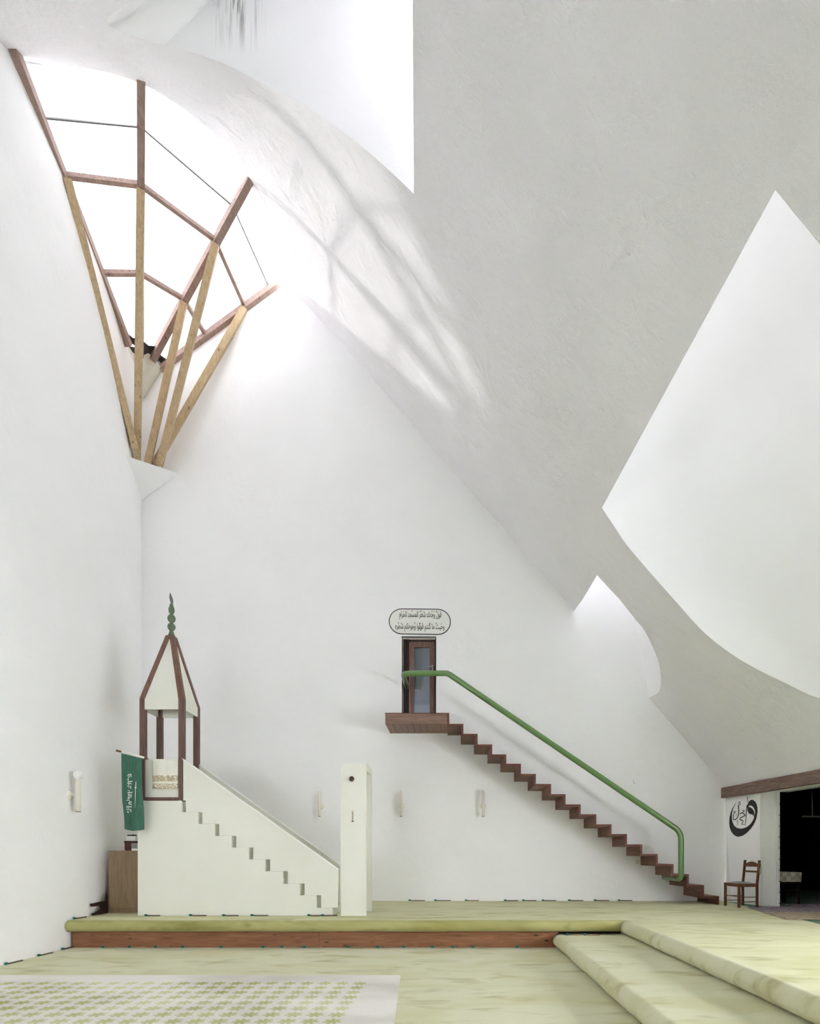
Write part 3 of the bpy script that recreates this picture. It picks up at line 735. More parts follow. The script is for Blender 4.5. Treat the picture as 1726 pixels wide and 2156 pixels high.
# canopy
pw = 0.086
pxl, pxr = M2(298.7, 1600)[0], M2(380.6, 1600)[0]; yf, yb_ = YM + pw / 2, YM2 - pw / 2 - 0.02
zpt = M2(300, 1471)[1]; zpb = M2(300, 1686)[1]
posts = [(pxl, yf), (pxr, yf), (pxl, yb_), (pxr, yb_)]
for (x, y) in posts: box('post', x - pw / 2, x + pw / 2, y - pw / 2, y + pw / 2, zpb, zpt, 'post_wood', mb, 0.004)
fz0, fz1 = M2(300, 1493)[1], zpt - 0.005
th = 0.03
box('canopy_fascia', pxl + pw / 2, pxr - pw / 2, yf - pw / 2 + 0.005, yf - pw / 2 + 0.005 + th, fz0, fz1, 'pulpit_paint', mb)
box('canopy_fascia', pxl + pw / 2, pxr - pw / 2, yb_ + pw / 2 - 0.005 - th, yb_ + pw / 2 - 0.005, fz0, fz1, 'pulpit_paint', mb)
box('canopy_fascia', pxl - pw / 2 + 0.005, pxl - pw / 2 + 0.005 + th, yf + pw / 2, yb_ - pw / 2, fz0, fz1, 'pulpit_paint', mb)
box('canopy_fascia', pxr + pw / 2 - 0.005 - th, pxr + pw / 2 - 0.005, yf + pw / 2, yb_ - pw / 2, fz0, fz1, 'pulpit_paint', mb)
# parapet panels and rails of the stand
zpp = M2(300, 1599)[1]
box('parapet_panel', pxl + pw / 2, pxr - pw / 2, yf - 0.015, yf + 0.015, zpb + 0.06, zpp, 'pulpit_paint', mb)
box('parapet_panel', pxl + pw / 2, pxr - pw / 2, yb_ - 0.015, yb_ + 0.015, zpb, zpp, 'pulpit_paint', mb)
box('parapet_panel', pxl - 0.015, pxl + 0.015, yf + pw / 2, yb_ - pw / 2, zpb, zpp, 'pulpit_paint', mb)
box('bottom_rail', pxl + pw / 2, pxr - pw / 2, yf - pw / 2, yf + pw / 2, zpb, zpb + 0.058, 'post_wood', mb)
apx = Vector(((pxl + pxr) / 2 + 0.075, (yf + yb_) / 2, 0)); apx.z = P(361, 1338, apx.y).z
apx.x = P(361, 1338, apx.y).x
for (x, y) in posts:
    sx_, sy_ = math.copysign(1, x - apx.x), math.copysign(1, y - apx.y)
    a = Vector((x, y, zpt)); b = apx + Vector((sx_ * 0.03, sy_ * 0.03, -0.02))
    h = pw / 2; q = 0.035
    vs = [a + Vector((i * h, j * h, 0)) for i, j in ((-1, -1), (1, -1), (1, 1), (-1, 1))] + [b + Vector((i * q, j * q, 0)) for i, j in ((-1, -1), (1, -1), (1, 1), (-1, 1))]
    link('roof_rib', pyd('roof_rib', vs, [(0, 1, 2, 3), (4, 5, 6, 7), (0, 1, 5, 4), (1, 2, 6, 5), (2, 3, 7, 6), (3, 0, 4, 7)]), 'rib_wood', mb)
ci = 0.012
cor = [Vector((pxl - pw / 2 + ci, yf - pw / 2 + ci, zpt - 0.006)), Vector((pxr + pw / 2 - ci, yf - pw / 2 + ci, zpt - 0.006)), Vector((pxr + pw / 2 - ci, yb_ + pw / 2 - ci, zpt - 0.006)), Vector((pxl - pw / 2 + ci, yb_ + pw / 2 - ci, zpt - 0.006))]
tp = [apx + Vector((i * 0.05, j * 0.05, -0.05)) for i, j in ((-1, -1), (1, -1), (1, 1), (-1, 1))]
for k in range(4):
    o = [cor[k], cor[(k + 1) % 4], tp[(k + 1) % 4], tp[k]]; cen = Vector((apx.x, apx.y, zpt))
    vs = o + [v.lerp(cen, 0.03) for v in o]
    link('roof_panel', pyd('roof_panel', vs, [(0, 1, 2, 3), (4, 5, 6, 7), (0, 1, 5, 4), (1, 2, 6, 5), (2, 3, 7, 6), (3, 0, 4, 7)]), 'pulpit_paint', mb)
ppm = FPX / apx.y
def Zp(py): return (1338 - py) / ppm
fin = lathe('finial', [(0.055, -0.005), (0.05, 0.01), (0.03, Zp(1329)), (0.03, Zp(1328)), (0.052, Zp(1325)), (0.066, Zp(1320)), (0.052, Zp(1315)), (0.026, Zp(1312.5)), (0.026, Zp(1311)), (0.052, Zp(1308)), (0.066, Zp(1302.5)), (0.052, Zp(1297)), (0.028, Zp(1294)), (0.026, Zp(1293)), (0.045, Zp(1289)), (0.05, Zp(1284)), (0.04, Zp(1279)), (0.026, Zp(1274.5)), (0.03, Zp(1273)), (0.024, Zp(1272))], 'finial_green', mb, apx)
lf = [(0, 0), (-0.014, 0.02), (-0.032, 0.07), (-0.04, 0.12), (-0.034, 0.17), (-0.03, 0.2), (-0.012, 0.165), (0.006, 0.12), (0.02, 0.07), (0.02, 0.03), (0.01, 0)]
lz = apx.z + Zp(1272.5)
leaf = prism_xz('finial_leaf', [(apx.x + a + 0.005, lz + b) for a, b in lf], apx.y - 0.006, apx.y + 0.006, 'pewter', fin)

# shawl over the parapet
xa, xb = M2(319, 1600)[0], M2(376, 1600)[0]; xb = min(xb, pxr - pw / 2 - 0.004)
zb0 = M2(330, 1661)[1]
def shawl_y(u, v): return yf - 0.02 - 0.008 - 0.006 * math.sin(u * 21 + v * 2) - 0.005 * v * math.sin(u * 9)
rows = []
for i in range(15):
    u = i / 14; x = xa + (xb - xa) * u
    row = [Vector((x, yf + 0.026, zpp - 0.10)), Vector((x, yf + 0.024, zpp + 0.004)), Vector((x, yf, zpp + 0.012))]
    for k in range(13):
        v = k / 12; zz = zpp + 0.004 + (zb0 + 0.012 * math.sin(u * 14) - zpp) * v
        row.append(Vector((x + 0.02 * (0.5 - u) * v * (1 if u < 0.5 else 0.4), shawl_y(u, v), zz)))
    rows.append(row)
vs, fs = loft(rows)
shw = empty('lace_shawl', (xa, yf, zb0)); tag(shw, 'cream lace shawl hanging over the pulpit parapet', 'shawl')
so = link('cloth', pyd('cloth', vs, fs), 'lace_shawl', shw, True)
sm = so.modifiers.new('th', 'SOLIDIFY'); sm.thickness = 0.003; sm.offset = 1
fv, ff = [], []
for i in range(22):
    u = (i + 0.5) / 22; x = xa + 0.008 + (xb - xa - 0.016) * u; y = shawl_y(u, 1); l = 0.03 + 0.03 * random.random()
    z0 = zb0 + 0.012 * math.sin(u * 14) + 0.006; s = len(fv); w = 0.005; dx = random.uniform(-0.008, 0.008)
    fv += [(x - w, y, z0), (x + w, y, z0), (x + dx, y - 0.002, z0 - l), (x, y - 0.006, z0)]
    ff += [(s, s + 1, s + 2), (s, s + 3, s + 2), (s + 1, s + 3, s + 2)]
tag(link('fringe', pyd('fringe', fv, ff), 'lace_shawl', shw), kind='stuff')

# ================================================================== FLAG
def arabic(text):
    forms = {}
    for cp in range(0xFE70, 0xFEFD):
        d = unicodedata.decomposition(chr(cp)).split()
        if len(d) >= 2 and d[0] in ('<isolated>', '<initial>', '<medial>', '<final>'):
            forms.setdefault(''.join(chr(int(h, 16)) for h in d[1:]), {})[d[0][1:-1]] = chr(cp)
    out = []; i = 0; prev_join = False
    letters = []
    while i < len(text):
        ch = text[i]
        if 0x64B <= ord(ch) <= 0x652:
            if letters: letters[-1][1] += ch
            i += 1; continue
        if ch == '\u0644' and i + 1 < len(text) and (ch + text[i + 1]) in forms:
            letters.append([ch + text[i + 1], '']); i += 2; continue
        letters.append([ch, '']); i += 1
    res = []
    for k, (c, mk) in enumerate(letters):
        f = forms.get(c)
        if f is None: res.append((c, mk)); prev_join = False; continue
        nxt = letters[k + 1][0] if k + 1 < len(letters) else ' '
        can_next = ('initial' in f) and (nxt in forms) and ('final' in forms[nxt])
        key = ('medial' if can_next else 'final') if prev_join else ('initial' if can_next else 'isolated')
        res.append((f.get(key, f.get('isolated', c)), mk)); prev_join = can_next
    return ''.join(mk + c for c, mk in reversed(res))
def text_pts(s):
    c = bpy.data.curves.new('txt', 'FONT'); c.body = s; c.resolution_u = 2; c.fill_mode = 'FRONT'; c.offset = 0.012
    o = bpy.data.objects.new('txt', c); COL.objects.link(o)
    dg = bpy.context.evaluated_depsgraph_get(); dg.update()
    me = bpy.data.meshes.new_from_object(o.evaluated_get(dg))
    bpy.data.objects.remove(o); bpy.data.curves.remove(c); return me
def fit_text(name, s, f, mat, parent):         # f maps unit (u,v) to space
    me = text_pts(s); xs = [v.co.x for v in me.vertices]; ys_ = [v.co.y for v in me.vertices]
    x0, x1, y0, y1 = min(xs), max(xs), min(ys_), max(ys_)
    for v in me.vertices: v.co = f((v.co.x - x0) / (x1 - x0), (v.co.y - y0) / (y1 - y0))
    me.name = name; return tag(link(name, me, mat, parent), kind='stuff')
YFL = 8.86
def flag_pt(px, py, off=0.0):
    u = (px - 255) / 48.0; v = (py - 1590) / 158.0
    y = YFL + 0.03 * math.sin(u * 6.0 + 0.6) * (0.25 + 0.75 * clamp(v)) + 0.02 * math.sin(u * 13 + v * 2) * clamp(v) - 0.03 * u
    p = P(px, py, YFL); return Vector((p.x, y + off, p.z))
flag = empty('flag', flag_pt(278, 1748)); tag(flag, 'green flag with white script and sword hanging on a short pole', 'flag')
rows = []
for i in range(25):
    u = i / 24; row = []
    for k in range(31):
        v = k / 30
        top_ = 1586 + 12 * u; bot_ = 1745 + 4 * math.sin(math.pi * u) + 1.5 * u
        lft = 255 + 5.5 * sstep(0.55, 1, v); rgt = 302 - 2.0 * math.sin(math.pi * clamp(v * 1.4)) + 2.5 * v
        row.append(flag_pt(lft + (rgt - lft) * u, top_ + (bot_ - top_) * v))
    rows.append(row)
vs, fs = loft(rows); link('cloth', pyd('cloth', vs, fs), 'flag_green', flag, True)
pa, pb = flag_pt(244, 1580, 0.0), P(313, 1598, 9.05)
tube('pole', [pa, pb], [0.017, 0.006], 'chair_wood', flag, 10)
sa, sb = pa.lerp(pb, 0.17), pa.lerp(pb, 0.86)
tube('sleeve', [sa, sb], [0.024, 0.02], 'white_cloth', flag, 10)
def flag_text(u, v, x0, x1, y0, y1): return flag_pt(x1 + (x0 - x1) * v, y1 + (y0 - y1) * u, -0.008)
fit_text('script', arabic('\u0645\u062d\u0645\u062f \u0631\u0633\u0648\u0644 \u0627\u0644\u0644\u0647'), lambda u, v: flag_text(u, v, 266.5, 274.5, 1631, 1712), 'flag_white', flag)
fit_text('script', arabic('\u0644\u0627 \u0625\u0644\u0647 \u0625\u0644\u0627 \u0627\u0644\u0644\u0647'), lambda u, v: flag_text(u, v, 272.5, 281, 1629, 1710), 'flag_white', flag)
sw = [(289.2, 1646), (290.6, 1646), (290.4, 1657), (291.3, 1658.5), (291.3, 1660), (290.1, 1661), (290.0, 1680), (289.0, 1702), (288.7, 1702), (288.5, 1680), (288.6, 1661), (287.2, 1660), (287.2, 1658.5), (288.6, 1657)]
link('sword', pyd('sword', [flag_pt(a, b, -0.008) for a, b in sw], [tuple(range(len(sw)))]), 'flag_white', flag)

# ================================================================== CABINET CORNER
YC = 9.49
cx0, cx1 = P(229, 1900, YC).x, P(229, 1900, YC).x + 0.62
cz1 = P(229, 1791, YC).z
cab = empty('cabinet', (cx0, YC, PZ)); tag(cab, 'tall wood laminate cabinet between pulpit and left wall', 'cabinet')
box('plinth', cx0 + 0.005, cx1 - 0.005, YC + 0.01, YC + 0.44, PZ + 0.001, PZ + 0.075, 'laminate', cab)
box('body', cx0, cx1, YC + 0.02, YC + 0.45, PZ + 0.08, cz1 - 0.02, 'laminate', cab)
box('door', cx0, cx1, YC, YC + 0.018, PZ + 0.08, cz1 - 0.03, 'laminate', cab)
box('top', cx0 - 0.004, cx1 + 0.004, YC - 0.006, YC + 0.45, cz1 - 0.022, cz1, 'laminate', cab)
def cabx(px, y): return P(px, 1780, y).x
yo = YC + 0.1
def cz(py, y=yo): return P(270, py, y).z
bb = empty('wooden_box', (cabx(274, yo), yo, cz1)); tag(bb, 'dark brown box standing on the laminate cabinet', 'box')
box('body', cabx(262, yo), cabx(284, yo), yo, yo + 0.14, cz1, cz(1774), 'maroon', bb, 0.004)
box('lid', cabx(261, yo), cabx(285, yo), yo - 0.004, yo + 0.144, cz(1774), cz(1770.5), 'cap_brown', bb, 0.003)
z0 = cz(1770.5)
cp = empty('plastic_tub', (cabx(275, yo), yo, z0)); tag(cp, 'white plastic tub on top of the dark brown box', 'tub')
box('body', cabx(264.5, yo), cabx(284, yo), yo + 0.01, yo + 0.12, z0, cz(1760), 'clear_plastic', cp, 0.005)
pn = box('marker_pen', cabx(266.5, yo), cabx(285.5, yo), yo + 0.02, yo + 0.035, cz(1760), cz(1757.6), 'black'); tag(pn, 'black marker pen lying on the white plastic tub', 'pen')
box('clip', cabx(277, yo), cabx(281, yo), yo + 0.018, yo + 0.022, cz(1759), cz(1756.8), 'black', pn)
bk1 = empty('book', (cabx(284, yo - 0.06), yo - 0.06, cz1)); tag(bk1, 'pale closed book lying on the laminate cabinet', 'book')
box('cover', cabx(278, yo - 0.06), cabx(278, yo - 0.06) + 0.14, yo - 0.085, yo - 0.005, cz1, cz1 + 0.004, 'paper', bk1)
box('pages', cabx(278, yo - 0.06) + 0.003, cabx(278, yo - 0.06) + 0.137, yo - 0.082, yo - 0.007, cz1 + 0.004, cz1 + 0.03, 'poster_white', bk1)
box('cover', cabx(278, yo - 0.06), cabx(278, yo - 0.06) + 0.14, yo - 0.085, yo - 0.005, cz1 + 0.03, cz1 + 0.034, 'paper', bk1)
zf0 = cz1 + 0.034
pf = empty('picture_frame', (cabx(284, yo - 0.05), yo - 0.05, zf0)); tag(pf, 'small silver framed picture standing on the pale book', 'frame')
x0 = cabx(277.5, yo - 0.05)
box('picture', x0 + 0.008, x0 + 0.104, yo - 0.058, yo - 0.05, zf0 + 0.008, zf0 + 0.085, 'grey_upholstery', pf)
for (aa, bb_, c_, d_) in ((0, 0.112, 0, 0.008), (0, 0.112, 0.085, 0.093), (0, 0.008, 0, 0.093), (0.104, 0.112, 0, 0.093)):
    box('frame_side', x0 + aa, x0 + bb_, yo - 0.062, yo - 0.048, zf0 + c_, zf0 + d_, 'steel', pf)
ps = box('paper_sheet', cabx(252, yo - 0.05), cabx(260.5, yo - 0.05), yo - 0.09, yo + 0.05, cz1, cz1 + 0.006, 'paper'); tag(ps, 'thin stack of paper on the laminate cabinet edge', 'paper')
# carved book stand board beside the cabinet
def ws(px, py):
    d = ray(px, py); xw = -5.955; t = xw / d.x; return (t, CZ + d.z * t)
sh = [(193, 1903), (222, 1896.5), (225, 1878), (226.2, 1878), (227.5, 1896), (228.5, 1922), (197, 1927.6), (195.5, 1923), (202, 1921.5), (207, 1918.5), (210, 1916), (213, 1913), (213.5, 1910), (211.5, 1906), (208, 1907), (203, 1908), (196, 1909), (193.5, 1908.5)]
q = [ws(*p) for p in sh]; q = [(a, max(b, PZ + 0.001)) for a, b in q]; n = len(q)
bs = link('book_stand', pyd('book_stand', [(-5.955, a, b) for a, b in q] + [(-5.98, a, b) for a, b in q], [tuple(range(n)), tuple(range(n, 2 * n))] + [(i, (i + 1) % n, n + (i + 1) % n, n + i) for i in range(n)]), 'dark_wood')
tag(bs, 'dark carved wooden book stand board leaning on the left wall', 'book stand')

# ================================================================== WALL LAMPS
def wall_lamp(base, out_dir, length, r, z_mid, globe, label, group=None, tilt=0.0):
    lm = empty('wall_lamp', base); tag(lm, label, 'lamp', group)
    base = Vector(base); od = Vector(out_dir).normalized()
    tube('wall_rosette', [base, base + od * 0.018, base + od * 0.035], [0.07, 0.066, 0.03], 'cream_enamel', lm, 18)
    tube('arm', [base + od * 0.02, base + od * 0.12], 0.018, 'cream_enamel', lm, 10)
    c = base + od * 0.13; z0, z1 = c.z + z_mid - length / 2, c.z + z_mid + length / 2
    tube('candle_tube', [(c.x, c.y, z0), (c.x, c.y, z1)], r, 'cream_enamel', lm, 18)
    tube('tube_end', [(c.x, c.y, z0 - 0.012), (c.x, c.y, z0)], r * 0.9, 'grey_upholstery', lm, 18)
    if globe:
        R = 0.068; prof = [(0.022, 0)] + [(R * math.sin(math.pi * (0.12 + 0.88 * k / 10)), 0.01 + R - R * math.cos(math.pi * (0.12 + 0.88 * k / 10))) for k in range(11)]
        prof[-1] = (0.002, prof[-1][1])
    else:
        prof = [(0.022, 0), (0.024, 0.015), (0.02, 0.035), (0.008, 0.048), (0.001, 0.05)]
    lathe('light_bulb', prof, 'white_gloss', lm, (c.x, c.y, z1), 18)
zL = P(150, 1675, 8.5).z
wall_lamp((leftx(8.5, zL), 8.5, zL), (1, 0, 0), 0.49, 0.043, 0.0, True, 'cream candle wall lamp with a white globe bulb on the left wall')
for px, dx, lab in ((671.5, 4, 'cream candle wall lamp on the back wall between pulpit stairs and portal'), (845.5, 0, 'cream candle wall lamp on the back wall under the stair landing'), (1017.5, -1, 'cream candle wall lamp on the back wall under the timber stairs')):
    b0 = P(px + dx, 1697, YB)
    wall_lamp((b0.x, YB, b0.z), (-dx * 0.004, -1, 0), 0.52, 0.032, 0.03, False, lab, 'candle lamps on the back wall')

# ================================================================== TIMBER STAIR
YS = 10.97
st = empty('timber_staircase', P(1513.7, 1906, YS)); tag(st, 'cantilevered dark timber staircase climbing to a small door', 'staircase')
CP = [(945.4, 1501.4), (975.4, 1524), (1005.3, 1545), (1036, 1567.4), (1065.6, 1588.3), (1096.5, 1608), (1127.9, 1629.4), (1159.9, 1650.6), (1190.5, 1672), (1222.4, 1693.5), (1255.1, 1714.3), (1287.2, 1735.5), (1319.7, 1756), (1352, 1777.7), (1384.5, 1798), (1417.7, 1819.4), (1450, 1840.8), (1482, 1863.4), (1513.7, 1887)]
cs = [P(a, b, YS) for a, b in CP]; t = 0.042
def stair_board(name, x0, x1, z0, z1, mat):
    o = box(name, x0, x1, YS + 0.012, YB - 0.002, z0, z1, mat, st)
    box('edge_band', x0, x1, YS, YS + 0.012, z0, z1, 'stair_edge', o); return o
for k in range(1, len(cs)):
    stair_board('tread', cs[k - 1].x - t, cs[k].x, cs[k].z - t, cs[k].z, 'stair_wood')
    zb_ = cs[k + 1].z if k + 1 < len(cs) else PZ + 0.001
    stair_board('riser', cs[k].x - t, cs[k].x, zb_, cs[k].z - t, 'stair_wood')
# landing
lx0 = P(811, 1501, YS).x; lx1 = cs[0].x; lz1 = cs[0].z; lz0 = P(811, 1524, YS).z
box('fascia_board', lx0, lx1 - t, YS, YS + 0.03, lz0, lz1 - 0.012, 'landing_wood', st)
box('landing_deck', lx0 - 0.006, lx1, YS - 0.004, YB, lz1 - 0.012, lz1 + 0.004, 'stair_edge', st)
stair_board('riser', lx1 - t, lx1, cs[1].z, lz1 - 0.012, 'stair_wood')
box('end_board', lx0, lx0 + 0.03, YS + 0.03, YB, lz0, lz1 - 0.012, 'landing_wood', st)
nb = 9; wbd = (lx1 - t - lx0 - 0.0) / nb
for k in range(nb):
    box('soffit_board', lx0 + k * wbd + 0.004, lx0 + (k + 1) * wbd - 0.004, YS + 0.03, YB, lz0 + 0.002, lz0 + 0.02, 'landing_wood', st)
box('core', lx0 + 0.03, lx1 - t, YS + 0.05, YB - 0.01, lz0 + 0.021, lz1 - 0.03, 'dark_wood', st)
# handrail
yr = YS + 0.0
hp = [P(848, 1418, YB).copy(), P(849, 1418, yr), P(942.5, 1417.5, yr), P(1433.5, 1751.5, yr), P(1433.5, 1851, yr), Vector()]
hp[0] = Vector((hp[1].x, YB, hp[1].z)); hp[5] = Vector((hp[4].x, YB, hp[4].z))
hr = tube('handrail', fillet(hp, [0.14, 0.05, 0.16, 0.14]), 0.056, 'green_paint', None, 18)
tag(hr, 'thick green tubular handrail along the timber staircase', 'handrail')
# small wall fittings
eb = P(1340.5, 1815, YB); tag(box('junction_box', eb.x - 0.035, eb.x + 0.035, YB - 0.03, YB, eb.z - 0.04, eb.z + 0.04, 'thermo'), 'small cream junction box on the wall under the stairs', 'junction box')
for (px, py, lab) in ((1336.5, 1646, 'round white blanking plate on the wall above the green handrail'), (1360, 1695.5, 'round white blanking plate on the wall just over the sloping handrail')):
    v = P(px, py, YB); tag(tube('wall_plate', [(v.x, YB, v.z), (v.x, YB - 0.012, v.z), (v.x, YB - 0.016, v.z)], [0.045, 0.043, 0.03], 'plaster_wall', None, 20), lab, 'wall plate')

# ================================================================== DOOR AND SIGN
YD = YB + 0.16
d1 = empty('door_1', ((D_L + D_R) / 2, YD, D_B)); tag(d1, 'narrow glazed timber door at the top of the staircase', kind='structure')
rev = 0.01
box('reveal', D_L - 0.02, D_L, YB, YD + 0.1, D_B, D_T, 'plaster_wall', d1)
box('reveal', D_R, D_R + 0.02, YB, YD + 0.1, D_B, D_T, 'plaster_wall', d1)
box('reveal', D_L - 0.02, D_R + 0.02, YB, YD + 0.1, D_T, D_T + 0.02, 'plaster_wall', d1)
box('sill', D_L - 0.02, D_R + 0.02, YB, YD + 0.1, D_B - 0.04, D_B, 'door_wood', d1)
def DX(px): return P(px, 1400, YD).x
def DZ(py): return P(880, py, YD).z
dt = DZ(1351)
box('jamb', D_L, DX(861), YD - 0.05, YD + 0.06, D_B, dt + 0.1, 'dark_wood', d1)
box('jamb', DX(914.2), D_R, YD - 0.02, YD + 0.06, D_B, dt + 0.1, 'dark_wood', d1)
box('head', D_L, D_R, YD - 0.02, YD + 0.06, dt, D_T, 'dark_wood', d1)
lfm = [('leaf_stile', DX(862), DX(871.5), D_B + 0.01, dt), ('leaf_stile', DX(904.5), DX(914), D_B + 0.01, dt), ('leaf_rail', DX(871.5), DX(904.5), DZ(1363), dt), ('leaf_rail', DX(871.5), DX(904.5), D_B + 0.01, D_B + 0.12)]
for nme, a, b, c, d in lfm: box(nme, a, b, YD, YD + 0.045, c, d, 'door_wood', d1)
box('glass_pane', DX(871.5), DX(904.5), YD + 0.02, YD + 0.026, D_B + 0.12, DZ(1363), 'door_glass', d1)
hx, hz = DX(910), DZ(1407)
hd = box('handle_plate', hx - 0.012, hx + 0.012, YD - 0.012, YD, hz - 0.09, hz + 0.07, 'steel', d1)
tube('lever', fillet([(hx, YD - 0.01, hz + 0.02), (hx, YD - 0.05, hz + 0.02), (hx - 0.09, YD - 0.05, hz + 0.018)], 0.02, 4), 0.008, 'steel', hd, 8)
# stair well behind the door; unseen dark pane added above to dim daylight
sw_ = empty('wall_stairwell', (0, 12.5, D_B)); tag(sw_, 'plain stairwell behind the small door', kind='structure')
box('well_back', DX(840), DX(925), 13.6, 13.65, D_B - 0.1, 7.2, 'stair_well', sw_)
box('well_side', DX(840) - 0.05, DX(840), 12.05, 13.65, D_B - 0.1, 7.2, 'stair_well', sw_)
box('well_side', DX(925), DX(925) + 0.05, 12.05, 13.65, D_B - 0.1, 7.2, 'stair_well', sw_)
box('well_floor', DX(840), DX(925), 12.05, 13.65, D_B - 0.1, D_B, 'stair_well', sw_)
box('well_front', DX(835), DX(930), 12.05, 12.1, D_T, 7.2, 'stair_well', sw_)
box('well_sky_dimmer', DX(838), DX(927), 12.0, 13.65, 7.2, 7.21, 'well_dimming_glass', sw_)
for k in range(6): box('well_step', DX(842), DX(923), 12.45 + 0.18 * k, 13.6, D_B + 0.17 * k, D_B + 0.17 * (k + 1), 'stair_well', sw_)
cu = [Vector((DX(871), 12.1, DZ(1364))), Vector((DX(884.5), 12.1, DZ(1364))), Vector((DX(886), 12.1, DZ(1400))), Vector((DX(891), 12.1, DZ(1453))), Vector((DX(871), 12.1, DZ(1447)))]
cur = link('door_curtain', pyd('door_curtain', cu + [v + Vector((0, 0.012, 0)) for v in cu], [(0, 1, 2, 3, 4), (5, 6, 7, 8, 9)] + [(i, (i + 1) % 5, 5 + (i + 1) % 5, 5 + i) for i in range(5)]), 'white_cloth')
tag(cur, 'pale curtain drawn aside behind the small door glass', 'curtain')
# sign
sg = empty('calligraphy_sign', P(884, 1336, YB)); tag(sg, 'oval wall sign with two lines of black Arabic script above the door', 'sign')
def sgp(px, py, off): v = P(px, py, YB); return Vector((v.x, YB - off, v.z))
def stadium(x0, x1, y0, y1, m=14):
    r_ = (y1 - y0) / 2; cy = (y0 + y1) / 2; out = []
    for k in range(m + 1): a = -math.pi / 2 + math.pi * k / m; out.append((x1 - r_ + r_ * math.cos(a), cy + r_ * math.sin(a)))
    for k in range(m + 1): a = math.pi / 2 + math.pi * k / m; out.append((x0 + r_ + r_ * math.cos(a), cy + r_ * math.sin(a)))
    cx, ct = (x0 + x1) / 2, 0.0125
    return [(a, b + (a - cx) * ct) for a, b in out]
so_, si = stadium(818.5, 949, 1282, 1336.5), stadium(820.3, 947.2, 1283.8, 1334.7)
n = len(so_)
link('board', pyd('board', [sgp(a, b, 0.008) for a, b in so_] + [sgp(a, b, 0.0) for a, b in so_], [tuple(range(n))] + [(i, (i + 1) % n, n + (i + 1) % n, n + i) for i in range(n)]), 'paint_white', sg)
link('border', pyd('border', [sgp(a, b, 0.011) for a, b in so_] + [sgp(a, b, 0.011) for a, b in si], [(i, (i + 1) % n, n + (i + 1) % n, n + i) for i in range(n)]), 'ink_black', sg)
l1 = arabic('\u0641\u064e\u0648\u0644\u0651 \u0648\u064e\u062c\u0652\u0647\u0643 \u0634\u064e\u0637\u0652\u0631\u064e \u0627\u0644\u0645\u0633\u0652\u062c\u062f \u0627\u0644\u062d\u064e\u0631\u0627\u0645')
l2 = arabic('\u0648\u062d\u064e\u064a\u062b\u064f \u0645\u0627 \u0643\u064f\u0646\u062a\u0645 \u0641\u064e\u0648\u0644\u0651\u0648\u0627 \u0648\u064f\u062c\u0648\u0647\u0643\u0645 \u0634\u064e\u0637\u0652\u0631\u0647')
fit_text('script', l1, lambda u, v: sgp(840.5 + 88.5 * u, 1306.3 - 21 * v + 1.1 * (u - 0.5), 0.011), 'ink_black', sg)
fit_text('script', l2, lambda u, v: sgp(832 + 103.5 * u, 1331 - 20.5 * v + 1.3 * (u - 0.5), 0.011), 'ink_black', sg)

# ================================================================== POSTER
def pz(zx, zy, off=0.0):
    v = PPL(1500 + zx / 6.738, 1640 + zy / 6.738, WA, WB_)
    d = Vector((WB_[0] - WA[0], WB_[1] - WA[1], 0)).normalized(); nrm = Vector((d.y, -d.x, 0))
    if nrm.x > 0: nrm = -nrm
    return v + nrm * off
po = empty('calligraphy_poster', pz(450, 1500, 0.002)); tag(po, 'white wall poster with a large black Arabic letterform behind the chair', 'poster')
q = [(182, 292), (678, 214), (686, 1795), (270, 1740)]
pv = [pz(a, b, 0.012) for a, b in q] + [pz(a, b, 0.001) for a, b in q]
for v in pv: v.z = max(v.z, PZ + 0.002)
link('sheet', pyd('sheet', pv, [(0, 1, 2, 3), (4, 5, 6, 7), (0, 1, 5, 4), (1, 2, 6, 5), (2, 3, 7, 6), (3, 0, 4, 7)]), 'poster_white', po)
big = [(355, 318), (318, 365), (290, 415), (265, 475), (248, 545), (243, 620), (250, 690), (272, 750), (310, 795), (350, 817), (390, 820), (440, 803), (495, 765), (550, 708), (597, 640), (630, 560), (646, 470), (645, 410), (635, 360), (612, 320), (580, 297), (550, 298), (524, 318), (507, 352), (500, 395), (503, 440), (512, 475), (535, 497), (570, 505), (592, 525), (598, 545), (580, 590), (545, 640), (500, 678), (450, 700), (400, 706), (350, 693), (312, 660), (290, 610), (280, 555), (281, 500), (295, 435), (318, 380)]
me = cdt('letter', [(a, -b) for a, b in big], [], 0, lambda a, b: pz(a, -b, 0.014)); link('letter', me, 'ink_black', po)
cn = [(515, 392), (530, 380), (555, 378), (582, 395), (602, 425), (611, 460), (608, 500), (600, 520), (601, 480), (593, 450), (575, 425), (550, 405)]
me = cdt('letter_counter', [(a, -b) for a, b in cn], [], 0, lambda a, b: pz(a, -b, 0.016)); link('letter_counter', me, 'poster_white', po)
def stroke(pts, w0, w1):
    c = catmull([Vector((a, b, 0)) for a, b in pts], 5) if len(pts) > 2 else [Vector((a, b, 0)) for a, b in pts]
    L_, R_ = [], []
    for i, p in enumerate(c):
        d = (c[min(i + 1, len(c) - 1)] - c[max(i - 1, 0)]).normalized(); n_ = Vector((-d.y, d.x, 0)); t_ = i / (len(c) - 1)
        w = (w0 + (w1 - w0) * t_) / 2
        L_.append(pz((p + n_ * w).x, (p + n_ * w).y, 0.0145)); R_.append(pz((p - n_ * w).x, (p - n_ * w).y, 0.0145))
    vs, fs = loft([L_, R_]); link('pen_stroke', pyd('pen_stroke', vs, fs), 'ink_black', po)
stroke([(500, 252), (506, 300), (504, 345)], 10, 4)
stroke([(500, 365), (490, 440), (484, 520), (478, 590), (468, 662)], 15, 7)
